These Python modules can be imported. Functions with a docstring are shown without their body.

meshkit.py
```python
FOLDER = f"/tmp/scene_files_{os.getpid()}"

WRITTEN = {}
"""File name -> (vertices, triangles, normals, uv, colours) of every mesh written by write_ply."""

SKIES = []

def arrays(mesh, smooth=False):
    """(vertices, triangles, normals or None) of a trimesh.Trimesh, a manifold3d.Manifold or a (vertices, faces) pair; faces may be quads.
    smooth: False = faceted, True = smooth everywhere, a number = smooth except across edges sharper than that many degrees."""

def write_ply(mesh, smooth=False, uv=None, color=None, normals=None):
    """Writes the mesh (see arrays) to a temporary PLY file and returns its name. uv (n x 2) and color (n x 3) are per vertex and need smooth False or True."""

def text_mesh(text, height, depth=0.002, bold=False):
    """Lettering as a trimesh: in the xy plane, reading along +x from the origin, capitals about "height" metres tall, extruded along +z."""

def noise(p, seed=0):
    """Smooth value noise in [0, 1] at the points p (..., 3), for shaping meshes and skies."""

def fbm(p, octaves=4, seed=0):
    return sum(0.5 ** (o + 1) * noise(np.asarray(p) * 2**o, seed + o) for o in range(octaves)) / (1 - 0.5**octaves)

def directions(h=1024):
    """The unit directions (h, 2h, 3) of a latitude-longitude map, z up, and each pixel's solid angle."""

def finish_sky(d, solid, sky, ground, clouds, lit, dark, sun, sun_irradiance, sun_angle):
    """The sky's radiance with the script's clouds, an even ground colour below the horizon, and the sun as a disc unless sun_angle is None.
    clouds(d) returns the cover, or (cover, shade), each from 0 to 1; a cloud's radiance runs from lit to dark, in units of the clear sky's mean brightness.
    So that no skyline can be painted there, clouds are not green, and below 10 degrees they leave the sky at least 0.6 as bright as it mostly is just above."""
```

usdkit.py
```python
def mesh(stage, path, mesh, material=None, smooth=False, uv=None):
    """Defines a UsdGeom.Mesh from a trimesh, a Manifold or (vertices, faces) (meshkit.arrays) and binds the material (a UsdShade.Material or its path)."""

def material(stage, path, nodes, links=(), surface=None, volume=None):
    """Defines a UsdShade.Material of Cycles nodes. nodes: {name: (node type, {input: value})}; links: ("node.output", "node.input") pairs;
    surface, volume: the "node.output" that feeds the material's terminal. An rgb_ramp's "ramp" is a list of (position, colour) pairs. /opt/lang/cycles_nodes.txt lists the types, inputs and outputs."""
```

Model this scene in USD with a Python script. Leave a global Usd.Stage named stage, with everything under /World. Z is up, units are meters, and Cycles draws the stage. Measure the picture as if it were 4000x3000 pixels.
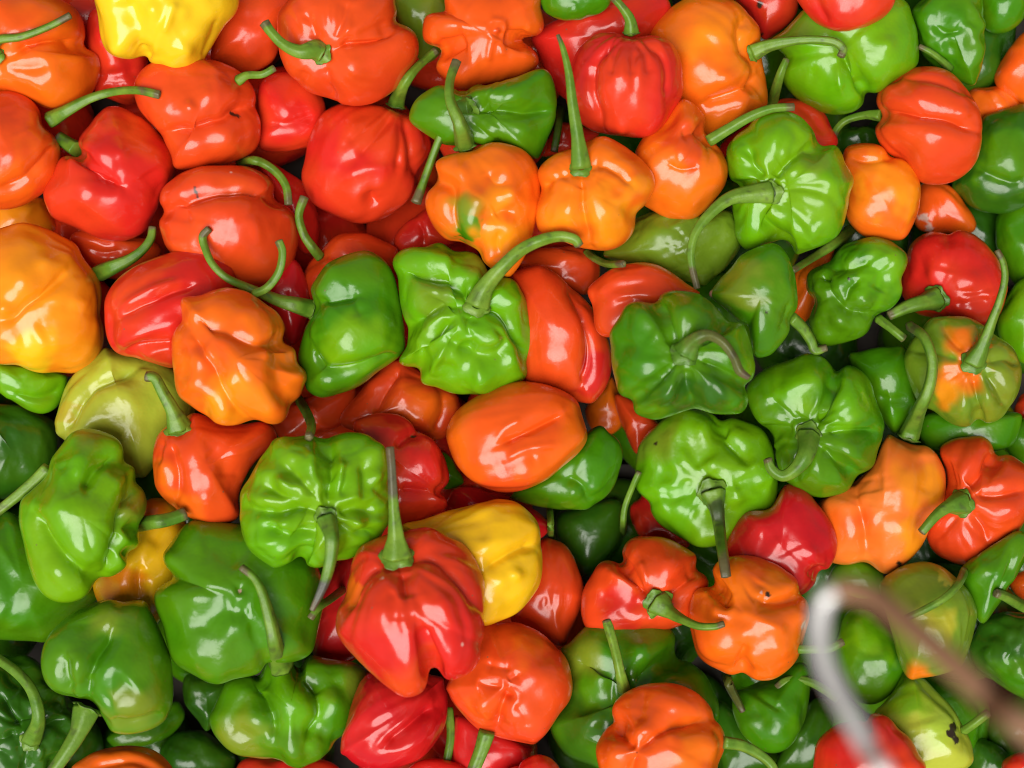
import math, random
import numpy as np, trimesh, usdkit
from shapely.geometry import MultiPoint
from pxr import Usd, UsdGeom, UsdLux, UsdShade, Gf, Sdf, Vt

# ---------------------------------------------------------------- stage, camera, light
stage = Usd.Stage.CreateInMemory()
UsdGeom.SetStageUpAxis(stage, UsdGeom.Tokens.z)
UsdGeom.SetStageMetersPerUnit(stage, 1.0)
UsdGeom.Xform.Define(stage, '/World')
UsdGeom.Scope.Define(stage, '/World/Looks')
IMW, IMH = 2212.0, 1659.0            # working units: 1 unit = 1/2212 of the frame's width at the pile's top
U = 0.35 / IMW                       # metres per unit
HC = 0.55 / U                        # camera height above the pile's top, in units
cam = UsdGeom.Camera.Define(stage, '/World/camera')
cam.AddTranslateOp().Set(Gf.Vec3d(0, 0, HC * U))
cam.CreateHorizontalApertureAttr(36.0)
cam.CreateVerticalApertureAttr(27.0)
cam.CreateFocalLengthAttr(36.0 * 0.55 / 0.35)
cam.CreateClippingRangeAttr(Gf.Vec2f(0.01, 100))
cam.CreateFStopAttr(8.0)
cam.CreateFocusDistanceAttr(0.548)
cam.CreateExposureAttr(-0.08)

SUN = np.array([-0.14, -0.40, 0.92]); SUN /= np.linalg.norm(SUN)
elev, rot = math.asin(SUN[2]), math.atan2(SUN[0], SUN[1])
dome = UsdLux.DomeLight.Define(stage, '/World/sky')
skym = usdkit.material(stage, '/World/Looks/sky', {
    's': ('sky_texture', {'sky_type': 'single_scattering', 'sun_disc': False, 'sun_elevation': elev, 'sun_rotation': rot}),
    'h': ('hsv', {'saturation': 0.2, 'value': 1.0, 'fac': 1.0}),
    'b': ('background_shader', {'strength': 0.05})}, [('s.color', 'h.color'), ('h.color', 'b.color')], surface='b.background')
UsdShade.MaterialBindingAPI.Apply(dome.GetPrim()).Bind(skym)
dome.GetPrim().SetCustomDataByKey('kind', 'structure')
sun = UsdLux.DistantLight.Define(stage, '/World/sun')
sun.CreateNormalizeAttr(True); sun.CreateIntensityAttr(1.25); sun.CreateAngleAttr(52.0)
sun.CreateColorAttr(Gf.Vec3f(1.0, 0.97, 0.92))
sun.AddRotateXYZOp().Set(Gf.Vec3f(math.degrees(math.acos(SUN[2])), 0, math.degrees(math.atan2(SUN[0], -SUN[1]))))

# ---------------------------------------------------------------- materials
def skin(name, rough, bump, scale, fine=0.00004, fs=1400.0):
    return usdkit.material(stage, '/World/Looks/' + name, {
        'a': ('attribute', {'attribute': 'pigment'}),
        'tc': ('texture_coordinate', {}),
        'n1': ('noise_texture', {'scale': 55.0, 'detail': 4.0, 'roughness': 0.6}),
        'r1': ('map_range', {'from_min': 0.3, 'from_max': 0.7, 'to_min': 0.92, 'to_max': 1.07}),
        'mx': ('mix_color', {'blend_type': 'multiply', 'fac': 1.0}),
        'v': ('voronoi_texture', {'scale': 260.0}),
        'vs': ('separate_color', {}),
        'vd': ('map_range', {'from_min': 0.10, 'from_max': 0.05, 'to_min': 0.0, 'to_max': 1.0, 'clamp': True}),
        'vr': ('map_range', {'from_min': 0.955, 'from_max': 0.96, 'to_min': 0.0, 'to_max': 0.75, 'clamp': True}),
        'vm': ('math', {'math_type': 'multiply'}),
        'fl': ('mix_color', {'b': (0.16, 0.10, 0.05)}),
        'n2': ('noise_texture', {'scale': scale, 'detail': 2.0, 'roughness': 0.5}),
        'n3': ('noise_texture', {'scale': fs, 'detail': 2.0}),
        'bp': ('bump', {'strength': 1.0, 'distance': bump}),
        'bp2': ('bump', {'strength': 0.4, 'distance': fine}),
        'n4': ('noise_texture', {'scale': 160.0, 'detail': 3.0}),
        'rr': ('map_range', {'from_min': 0.3, 'from_max': 0.7, 'to_min': rough * 0.75, 'to_max': rough * 1.4}),
        'p': ('principled_bsdf', {'ior': 1.46, 'coat_weight': 0.15, 'coat_roughness': 0.10, 'subsurface_weight': 0.0}),
    }, [('tc.object', 'n1.vector'), ('tc.object', 'n2.vector'), ('tc.object', 'n3.vector'), ('tc.object', 'n4.vector'),
        ('n1.fac', 'r1.value'), ('a.color', 'mx.a'), ('r1.result', 'mx.b'), ('mx.result', 'fl.a'), ('fl.result', 'p.base_color'),
        ('tc.object', 'v.vector'), ('v.distance', 'vd.value'), ('v.color', 'vs.color'), ('vs.r', 'vr.value'), ('vd.result', 'vm.value1'), ('vr.result', 'vm.value2'), ('vm.value', 'fl.fac'),
        ('n2.fac', 'bp.height'), ('n3.fac', 'bp2.height'), ('bp.normal', 'bp2.normal'), ('bp2.normal', 'p.normal'), ('bp.normal', 'p.coat_normal'),
        ('n4.fac', 'rr.value'), ('rr.result', 'p.roughness')], surface='p.BSDF')
M_RIPE = skin('ripe_skin', 0.215, 0.00013, 210.0)
M_GREEN = skin('green_skin', 0.24, 0.0002, 240.0, 0.00009, 750.0)
M_STEM = usdkit.material(stage, '/World/Looks/stem_skin', {
    'a': ('attribute', {'attribute': 'pigment'}), 'tc': ('texture_coordinate', {}),
    'n1': ('noise_texture', {'scale': 500.0, 'detail': 4.0, 'roughness': 0.7}),
    'r1': ('map_range', {'from_min': 0.3, 'from_max': 0.7, 'to_min': 0.85, 'to_max': 1.12}),
    'mx': ('mix_color', {'blend_type': 'multiply', 'fac': 1.0}),
    'bp': ('bump', {'strength': 0.6, 'distance': 0.0003}),
    'p': ('principled_bsdf', {'roughness': 0.42, 'ior': 1.45})},
    [('tc.object', 'n1.vector'), ('n1.fac', 'r1.value'), ('a.color', 'mx.a'), ('r1.result', 'mx.b'), ('mx.result', 'p.base_color'),
     ('n1.fac', 'bp.height'), ('bp.normal', 'p.normal')], surface='p.BSDF')

# linear pigments: (main, mottle, how much mottle)
PIG = {
    'R': ((0.60, 0.018, 0.011), (0.65, 0.048, 0.009), 0.7),
    'C': ((0.50, 0.008, 0.012), (0.58, 0.020, 0.012), 0.5),
    'V': ((0.67, 0.052, 0.009), (0.69, 0.075, 0.008), 0.6),
    'T': ((0.74, 0.085, 0.007), (0.78, 0.140, 0.006), 0.7),
    'O': ((0.80, 0.155, 0.006), (0.77, 0.105, 0.006), 0.6),
    'A': ((0.82, 0.255, 0.007), (0.80, 0.180, 0.006), 0.7),
    'Y': ((0.82, 0.540, 0.012), (0.82, 0.480, 0.010), 0.5),
    'M': ((0.84, 0.480, 0.009), (0.83, 0.440, 0.007), 0.6),
    'S': ((0.78, 0.175, 0.020), (0.76, 0.120, 0.014), 0.6),
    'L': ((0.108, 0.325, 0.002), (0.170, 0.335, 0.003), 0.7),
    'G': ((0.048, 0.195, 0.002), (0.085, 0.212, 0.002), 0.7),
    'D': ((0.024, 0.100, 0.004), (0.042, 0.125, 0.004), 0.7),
    'W': ((0.140, 0.240, 0.012), (0.190, 0.220, 0.012), 0.7),
    'Z': ((0.350, 0.480, 0.035), (0.420, 0.400, 0.030), 0.6),
    'K': ((0.420, 0.360, 0.022), (0.400, 0.400, 0.030), 0.6),
    'X': ((0.022, 0.014, 0.008), (0.04, 0.025, 0.012), 0.5),
    'P': ((0.70, 0.42, 0.34), (0.7, 0.42, 0.34), 0.5),
}
GREENS = 'LGDWZ'
NOUN = {'R': 'red_pepper', 'C': 'red_pepper', 'V': 'red_pepper', 'T': 'orange_pepper', 'O': 'orange_pepper', 'S': 'orange_pepper', 'A': 'orange_pepper', 'M': 'yellow_pepper',
        'Y': 'yellow_pepper', 'L': 'green_pepper', 'G': 'green_pepper', 'D': 'green_pepper', 'W': 'green_pepper', 'Z': 'green_pepper'}

# ---------------------------------------------------------------- helpers
USED = {}
def numbered(path):
    k = USED.get(path, 0); USED[path] = k + 1
    return path if k == 0 else '%s_%03d' % (path, k)
def tag(prim, label=None, cat=None, group=None, kind=None):
    for k, v in (('label', label), ('category', cat), ('group', group), ('kind', kind)):
        if v: prim.SetCustomDataByKey(k, v)
def put(path, v, f, mat, col=None):
    m = usdkit.mesh(stage, path, (v * U, f), mat, smooth=True)
    if col is not None:
        UsdGeom.PrimvarsAPI(m).CreatePrimvar('pigment', Sdf.ValueTypeNames.Color3fArray, 'vertex').Set(Vt.Vec3fArray.FromNumpy(np.asarray(col, np.float32)))
    return m
def ico(k):
    s = trimesh.creation.icosphere(subdivisions=k); return np.array(s.vertices), np.array(s.faces)
def dense_front(s):
    v, f = s; z = 1 - 2 * ((1 - v[:, 2]) / 2) ** 1.45; r = np.hypot(v[:, 0], v[:, 1])
    return np.c_[v[:, :2] * (np.sqrt(np.clip(1 - z * z, 0, 1)) / np.maximum(r, 1e-9))[:, None], z], f
SPH = {4: dense_front(ico(4)), 5: dense_front(ico(5))}
def vnormals(v, f):
    fn = np.cross(v[f[:, 1]] - v[f[:, 0]], v[f[:, 2]] - v[f[:, 0]])
    n = np.stack([sum(np.bincount(f[:, k], fn[:, c], len(v)) for k in range(3)) for c in range(3)], 1)
    return n / np.maximum(np.linalg.norm(n, axis=1, keepdims=True), 1e-12)
def fbm(p, o, seed):
    """smooth noise without a grid: sums of randomly directed waves, about -1 to 1"""
    p = np.asarray(p, float); g = np.random.default_rng(seed); out = 0
    for k in range(o):
        d = g.normal(size=(9, 3)); d *= (np.pi * 2 ** k * g.uniform(0.6, 1.3, 9) / np.linalg.norm(d, axis=1))[:, None]
        out = out + 0.5 ** k * np.cos(p @ d.T + g.uniform(0, 6.28, 9)).sum(1) / 3.4
    return out / (2 - 0.5 ** (o - 1)) * 0.9
def catmull(p, k=6, closed=True):
    p = np.asarray(p, float); n = len(p)
    if closed: q = np.vstack([p[-1:], p, p[:2]])
    else: q = np.vstack([2 * p[:1] - p[1:2], p, 2 * p[-1:] - p[-2:-1]])
    out = []
    for i in range(n if closed else n - 1):
        a, b, c, d = q[i:i + 4]
        for t in np.arange(k) / k:
            out.append(0.5 * (2 * b + (c - a) * t + (2 * a - 5 * b + 4 * c - d) * t * t + (3 * b - a - 3 * c + d) * t ** 3))
    if not closed: out.append(p[-1])
    return np.array(out)
def polar_outline(p, n=720):
    """distance from the origin to a closed outline, for n directions"""
    p = catmull(p); q = np.roll(p, -1, 0); e = q - p
    ang = np.arange(n) / n * 2 * np.pi; d = np.stack([np.cos(ang), np.sin(ang)], 1)
    den = d[:, None, 0] * e[None, :, 1] - d[:, None, 1] * e[None, :, 0]
    den = np.where(np.abs(den) < 1e-9, 1e-9, den)
    t = (p[None, :, 0] * e[None, :, 1] - p[None, :, 1] * e[None, :, 0]) / den
    s = (p[None, :, 0] * d[:, None, 1] - p[None, :, 1] * d[:, None, 0]) / den
    t = np.where((s >= 0) & (s <= 1) & (t > 0), t, 0).max(1)
    t = np.where(t <= 0, np.median(t[t > 0]), t)
    k = np.exp(-np.arange(-4, 5) ** 2 / 4.0); k /= k.sum()
    return np.convolve(np.r_[t[-4:], t, t[:4]], k, 'valid')
def area_centroid(p):
    x, y = p[:, 0], p[:, 1]; x1, y1 = np.roll(x, -1), np.roll(y, -1); c = x * y1 - x1 * y; a = c.sum() / 2
    return abs(a), np.array([((x + x1) * c).sum(), ((y + y1) * c).sum()]) / (6 * a)
def seg_dist(p, line):
    """distance of points to a polyline and position along it (0..1)"""
    best = np.full(len(p), 1e9); at = np.zeros(len(p)); L = np.r_[0, np.cumsum(np.linalg.norm(np.diff(line, axis=0), axis=1))]
    for i in range(len(line) - 1):
        a, b = line[i], line[i + 1]; d = b - a; l2 = max(d @ d, 1e-9)
        t = np.clip((p - a) @ d / l2, 0, 1); r = np.linalg.norm(p - a - t[:, None] * d, axis=1)
        m = r < best; best[m] = r[m]; at[m] = (L[i] + t[m] * (L[i + 1] - L[i])) / L[-1]
    return best, at
def smooth(x): x = np.clip(x, 0, 1); return x * x * (3 - 2 * x)

# picture point (tile letter, tile px) -> frame px.  3 x 3 overlapping tiles of 1400 x 1050 source px
ORG = {c: ((i % 3) * 1300, (i // 3) * 975) for i, c in enumerate('ABCDEFGHI')}
def tp(tile, s):
    if isinstance(s, str): s = [tuple(map(float, q.split(','))) for q in s.split()]
    s = np.asarray(s, float).reshape(-1, 2)
    if tile == 'W': return s
    o = np.array(ORG[tile], float)
    return (s * (1400 / 2212.0) + o) * (2212 / 4000.0)

PEP = []
def P(lv, tile, col, label, out, stem=None, w=None, cr='', b='', sp='', th=0.86, wr=0.25, lb=0.03, pole=None, calyx=1, hid=0, tip=1, rise=30, base=1, ribs=0.0, tone=0.0, dim=0.10, m2=None, hull=None):
    o = tp(tile, out); ts = 1.0 if tile == 'W' else 0.35
    d = dict(lv=lv, col=col, label=label, out=o, th=th, wr=wr, lb=lb, calyx=calyx, hid=hid, tip=tip, rise=rise, base=base, ribs=ribs, tone=tone, dim=dim, m2=m2, i=len(PEP))
    if hull if hull is not None else lv <= 2: d['out'] = np.array(MultiPoint([tuple(q) for q in d['out']]).convex_hull.buffer(2).simplify(2).exterior.coords)[:-1]
    d['stem'] = tp(tile, stem) if stem else None
    d['w'] = np.array([float(x) for x in w.split(',')]) * ts if w else None
    d['pole'] = tp(tile, pole)[0] if pole else None
    d['cr'] = []
    for c in filter(None, (x.strip() for x in cr.split(';'))):
        q = c.split('/'); d['cr'].append((tp(tile, q[0]), float(q[1]) if len(q) > 1 and q[1] else 11.0, float(q[2]) if len(q) > 2 else 0.10))
    d['b'] = []
    for c in filter(None, (x.strip() for x in b.split(';'))):
        x, y, r, h = map(float, c.split(',')); d['b'].append((tp(tile, [(x, y)])[0], r * ts, h))
    d['sp'] = []
    for c in filter(None, (x.strip() for x in sp.split(';'))):
        x, y, r, k = c.split(','); d['sp'].append((tp(tile, [(float(x), float(y))])[0], float(r) * ts, k))
    PEP.append(d)
# ---------------------------------------------------------------- the peppers, one call each: outline, stem, folds, bumps and marks
# row 1
P(3, 'A', 'T', 'orange pepper in the corner with its stem curling across its own upper lobe', '-200,100 -100,-60 150,-40 400,20 510,110 540,220 535,280 600,330 622,410 590,520 500,640 330,690 150,620 0,580 -150,480',
  '-20,350 -50,300 0,245 130,228 300,165 435,95', '130,90,65,55,50,50', '80,330 150,285 250,262 400,265 535,285//.2;30,420 180,430 300,400//.05', '320,430,90,.05', '0,480,260,O;300,560,200,O;350,500,200,O', tone=.1)
P(1, 'A', 'R', 'red pepper squeezed between the corner orange one and the lemon yellow one', '560,70 720,40 900,200 900,450 850,560 830,640 650,600 590,580 610,450 540,250', cr='590,480 700,460 860,440//.14')
P(5, 'A', 'Y', 'lemon yellow pepper cut by the top edge', '575,-60 600,100 615,220 650,310 720,358 800,368 888,360 920,385 1000,410 1060,445 1130,452 1200,440 1262,370 1330,250 1390,150 1450,80 1470,-20 1400,-200 1000,-300 650,-200',
  cr='900,350 865,260 830,130 760,-20/18/.12;910,380 900,340 880,310/8/.08;1000,210 1050,90 1080,0/10/-.05;1260,380 1300,250 1330,100//.05', b='940,280,70,.05;1140,300,70,.05;940,60,60,.05;720,300,60,.04;1200,200,80,.05;1130,80,70,.04', wr=.5, pole='1000,-280')
P(1.2, 'A', 'V', 'vermilion pepper standing behind the lemon yellow one', '1300,330 1350,250 1440,100 1460,-60 1700,-60 1790,10 1720,150 1720,300 1650,400 1500,450 1400,400', cr='1500,60 1510,200 1500,350/30/.04', wr=.3)
P(3, 'A', 'V', 'glossy vermilion pepper with a deep sideways fold and brown speck, under the lemon yellow one',
  '830,520 860,450 950,380 1100,360 1300,365 1430,410 1530,480 1570,580 1580,680 1598,760 1600,850 1570,930 1490,990 1350,1030 1200,1045 1080,1035 1060,950 960,800 860,690 830,600',
  '1470,500 1530,465 1620,460 1695,420', '80,55,50,50', '1595,650 1450,690 1380,735 1290,765 1170,800 1000,820/14/.17;1030,520 1200,540 1350,530/30/.05', '1290,590,80,.05;1170,660,50,.05;1430,880,90,.05;1200,940,120,.05', '1465,700,22,X;1490,712,14,X', calyx=0, hid=1, wr=.4)
P(4, 'A', 'V', 'round vermilion pepper with a thick stem bent back over its left side',
  '1710,150 1720,60 1800,-20 1870,-80 2100,-140 2400,-60 2440,30 2452,90 2450,130 2500,150 2560,190 2590,260 2580,360 2520,470 2434,560 2300,630 2130,640 1980,600 1860,530 1780,430 1730,310',
  '1985,330 1940,310 1850,320 1750,275 1675,200 1632,140', '150,140,95,72,66,74', '2080,300 2140,270 2220,265 2330,240 2440,150//.15;2010,420 2030,520 2070,630//.08;1930,250 1920,150 1890,60//.08;2060,250 2120,120 2150,0//.06;1890,430 1850,500 1800,520//.05', '2160,200,90,.04;2170,420,100,.05', th=.9, ribs=.5, dim=.16, tone=.2)
P(1, 'A', 'R', 'dark red pepper wedged below the round vermilion one with bent stem', '1590,600 1640,480 1780,440 1900,480 1990,620 2010,760 1990,880 1880,905 1750,930 1600,915 1590,800', cr='1640,760 1800,760 1960,700/14/.1')
P(3.5, 'A', 'R', 'big red pepper whose fine ribs run down from a stem at its upper right corner',
  '1890,1000 1872,1080 1882,1150 1930,1250 2030,1320 2154,1365 2254,1375 2354,1355 2484,1270 2554,1180 2614,1050 2654,950 2659,870 2624,780 2574,720 2514,690 2434,660 2354,638 2204,638 2114,640 2020,680 1960,750 1910,860',
  '2444,660 2455,610 2494,520 2560,430 2640,355 2694,310', '130,110,78,62,58,58', '2424,700 2334,830 2200,980/10/.06;2390,670 2270,760 2130,900/10/.05;2484,720 2530,850 2554,1000 2574,1110/12/.12;2454,720 2470,880 2440,1050/10/.06;2150,1080 2250,1040 2400,1030/14/-.04;2290,1170 2310,1230 2330,1260/10/.08', '2280,1230,50,-.06;2170,1080,80,.03', ribs=1.0, th=.9, sp='2300,720,260,V')
P(4.5, 'B', 'T', 'bright orange star shaped pepper with a ringed nipple facing up',
  '700,-60 690,70 600,78 560,110 550,200 562,260 610,295 655,312 632,400 650,450 720,510 780,550 850,555 950,520 1080,490 1180,470 1250,420 1272,370 1240,310 1190,262 1180,240 1270,212 1300,150 1280,40 1270,-60 1000,-120',
  cr='640,300 740,280 830,260/20/.16;1200,245 1120,235 1060,235/16/.12;770,160 880,170 970,180/12/-.05;985,240 965,320 960,380/9/-.05;1035,270 1040,320 1045,350/9/-.05;960,170 990,130 1050,140 1070,190 1040,240 980,230 960,170/7/-.05', b='1015,190,28,.05;700,180,120,.05;780,480,90,.05', wr=.2, lb=.02, pole='1000,-100', sp='1010,190,14,V')
P(1, 'B', 'W', 'dull olive green pepper behind the vermilion one with bent stem', '400,-80 640,-80 700,100 680,300 560,390 480,250 380,60')
P(1.6, 'B', 'G', 'green pepper half covered by the orange star, its stem running down into a gap',
  '470,700 520,600 650,525 780,550 900,530 1100,490 1250,430 1320,430 1360,500 1390,620 1385,720 1340,830 1290,950 1250,990 1150,930 1050,880 900,900 700,900 600,850 480,760',
  '855,655 780,660 715,730 640,900 560,1120 512,1250', '130,120,65,55,55,75', '900,640 940,680 1080,685 1200,705 1390,680//.16;840,560 800,540 760,560//.1;850,760 960,840 1050,880//.07', '1100,590,110,.05;1180,800,110,.06', tone=-.3, dim=.18, rise=-60, hid=1, wr=.4, hull=0, ribs=.6)
P(3, 'B', 'G', 'small dark glossy green pepper at the top edge beside the orange star', '1290,40 1330,90 1430,125 1560,115 1680,60 1720,0 1700,-80 1500,-150 1280,-80', wr=.8)
P(1.5, 'B', 'R', 'large red pepper in shade behind the ribbed red one with upright stem', '1280,180 1400,130 1600,100 1720,30 1850,-60 2000,-50 2085,40 2000,190 1900,260 1600,500 1430,600 1330,420 1270,320')
P(4, 'B', 'R', 'ribbed red lantern pepper hanging from a short upright stem at the top edge',
  '1480,430 1500,330 1560,250 1650,200 1760,188 1830,210 1900,210 2000,215 2090,260 2140,340 2165,450 2160,580 2110,680 2060,780 1980,850 1880,860 1790,852 1660,830 1560,780 1480,700 1440,600 1450,500',
  '1840,205 1832,120 1785,45 1725,-20', '115,75,58,52', '1780,230 1660,310 1600,410 1598,560 1640,700 1670,820//.14;1900,230 2030,320 2075,450 2050,620//.1;1800,240 1740,340 1720,480/9/.06;1850,240 1850,350 1840,480/9/.05;1880,240 1930,340 1950,470/9/.05', '1760,480,150,.04;1790,790,60,.04;1530,420,70,.03', ribs=1.2, th=.9)
P(2.5, 'C', 'O', 'long orange pepper with two bulging lobes and a stem reaching right over a green one',
  '0,80 100,10 200,-20 350,-10 450,30 540,130 580,230 590,350 595,440 612,500 625,620 580,690 470,760 350,810 250,850 200,780 100,700 0,680 -100,500 -100,200',
  '535,325 640,280 800,250 950,245 1050,262 1095,305 1080,350', '130,90,62,56,58,62,58', '600,450 540,525 400,585 210,640//.14;510,90 460,180 490,290 550,360//.1', '230,430,150,.05;360,480,90,.05;460,640,110,.05;250,150,180,.03', '350,200,220,A', ribs=.6, tone=.1, hull=1)
P(2.2, 'C', 'R', 'red pepper with one dark spot at the top edge, behind the long orange one', '400,-60 420,0 470,50 540,130 590,240 640,240 720,190 800,110 820,20 800,-80 600,-120', sp='580,30,20,X;592,215,10,X')
P(4, 'C', 'R', 'smooth red pepper cut by the top edge, lying on a light green one', '810,-60 830,30 890,110 970,170 1080,195 1200,180 1300,140 1380,80 1420,0 1400,-100 1100,-180', cr='920,-40 950,60 1010,150//.1', ribs=.5)
P(2, 'C', 'L', 'large light green pepper under the smooth red one, split by a central crease',
  '640,250 720,190 800,100 850,50 1000,-40 1300,-80 1480,0 1520,100 1555,220 1565,350 1540,420 1430,490 1310,570 1240,580 1220,640 1150,690 1040,710 930,680 830,620 740,530 690,450 740,360 720,330',
  cr='1070,330 1130,420 1200,510 1230,580//.18;1060,330 1070,420 1085,560/8/-.05;1180,250 1260,180 1310,160/10/-.03;880,470 960,490 1000,560/16/.05', b='960,540,150,.06;1300,400,170,.06;1350,280,60,.05', pole='1070,300', sp='1300,300,300,L;850,200,120,W', wr=.5, hull=0)
P(1.5, 'C', 'G', 'wrinkled dark green pepper behind the large light green one', '1520,60 1600,0 1700,-80 1900,-60 1950,60 1930,150 1970,250 1960,380 1930,480 1880,530 1800,480 1720,420 1620,380 1580,280 1540,160',
  '1760,425 1700,370 1640,325 1565,285', '60,50,45,40', '1620,230 1750,280 1900,260/16/.1;1640,150 1700,200 1850,190/14/.1;1700,360 1800,340 1900,360/16/.08', wr=1.6, calyx=0, hid=1)
P(1.2, 'C', 'G', 'small green pepper tucked into the top corner', '1930,-60 1950,100 1980,180 2060,200 2150,170 2212,100 2230,-60 2100,-120', wr=.6)
P(4, 'C', 'V', 'plump red pepper with a sideways groove and its stem looping off to the left',
  '1300,600 1340,520 1420,480 1450,440 1530,410 1650,405 1760,440 1830,500 1890,580 1930,680 1955,800 1950,900 1920,1000 1850,1080 1740,1140 1600,1145 1520,1090 1450,990 1370,930 1310,860 1285,790 1318,720 1300,660',
  '1330,712 1230,710 1120,740 1060,790 1035,845', '90,58,52,50,50', '1310,712 1450,702 1600,722 1780,752 1940,820//.15;1440,475 1600,480 1750,515 1880,590//.08', '1560,620,130,.04;1620,860,150,.05;1850,700,50,.04', hid=1, rise=-40, calyx=0, tone=.1)
P(.8, 'C', 'T', 'orange pepper in shade at the frame edge above a dark green one', '2050,420 2100,350 2150,280 2212,200 2330,200 2350,500 2250,650 2150,600 2050,530')
P(.5, 'C', 'T', 'orange sliver showing between the plump grooved red one and the edge', '1880,560 1980,545 2080,540 2160,600 2190,680 2060,720 1960,740 1850,700')
P(1.5, 'C', 'D', 'dark green two lobed pepper by the right edge below the orange sliver', '1950,760 2010,710 2130,670 2230,650 2350,800 2350,1150 2250,1250 2150,1300 2050,1310 1900,1280 1820,1210 1770,1120 1880,1080 1950,940', cr='1880,1010 2000,1080 2150,1130 2230,1090//.09', b='2130,1000,120,.05', wr=.5, sp='2130,950,220,G')
P(1.2, 'C', 'G', 'green pepper cut by the right edge below the dark two lobed one', '2050,1330 2150,1250 2300,1200 2350,1600 2300,1800 2150,1750 2060,1550 2040,1430', wr=.4)
P(1.3, 'F', 'L', 'light green pepper at the right edge behind the half ripe one', '2040,440 2110,300 2180,200 2300,150 2350,500 2250,700 2150,660 2080,560')
P(2.5, 'C', 'O', 'smooth orange pepper beside the bright green one, under the plump grooved red', '1100,930 1150,895 1240,885 1330,900 1390,960 1470,990 1530,1040 1570,1120 1575,1200 1560,1300 1520,1400 1470,1470 1400,1480 1250,1470 1170,1420 1110,1330 1100,1200 1080,1050', cr='1120,970 1250,990 1420,975//.1', b='1300,1270,120,.03', sp='1400,1150,220,A', wr=.15)
P(1, 'C', 'T', 'flat sided orange pepper with a pale patch, under the smooth orange one', '1580,1140 1740,1145 1800,1220 1880,1320 1910,1400 1860,1440 1700,1440 1640,1420 1560,1400 1540,1280', sp='1600,1340,28,P;1630,1395,24,P', cr='1580,1250 1620,1330 1660,1430/8/-.05')
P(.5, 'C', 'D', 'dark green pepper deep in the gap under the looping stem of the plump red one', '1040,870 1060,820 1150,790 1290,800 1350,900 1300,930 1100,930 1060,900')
P(1.5, 'C', 'R', 'red pepper mostly hidden behind the bright green one with hooked stem', '330,900 450,800 540,740 660,640 800,610 960,680 1020,780 1060,890 900,950 700,950 400,980', '650,655 680,550 710,450 745,365', '85,72,60,48', calyx=0, cr='800,640 900,720 980,840//.08')
P(4, 'C', 'L', 'bright lime green pepper with a long stem hooking down to the left',
  '380,930 440,840 520,780 540,740 600,700 700,680 790,690 860,730 920,800 960,880 1050,890 1090,940 1110,1000 1145,1060 1165,1120 1140,1200 1130,1290 1080,1420 1000,1500 880,1555 800,1590 720,1510 600,1520 500,1540 440,1460 430,1370 410,1250 440,1160 390,1100',
  '650,1190 540,1200 400,1225 285,1310 195,1420 158,1530 162,1640 195,1780', '160,130,95,76,66,58,50,46', '650,1110 720,1015 860,930 970,885//.18;690,1160 850,1150 1000,1180/16/.06;690,1240 830,1320 950,1420/16/.08;640,1280 610,1360 680,1450 800,1570//.15;600,1100 530,1020 510,900//.13;560,1120 470,1150 400,1165//.08;840,790 760,900 690,1020/18/.06', '700,850,130,.06;980,1150,170,.05;850,1430,110,.05;470,960,70,.04;740,960,60,.04', '960,980,90,W;1140,1060,60,W', ribs=.8, dim=.2, tone=.2, th=.85)
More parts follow.
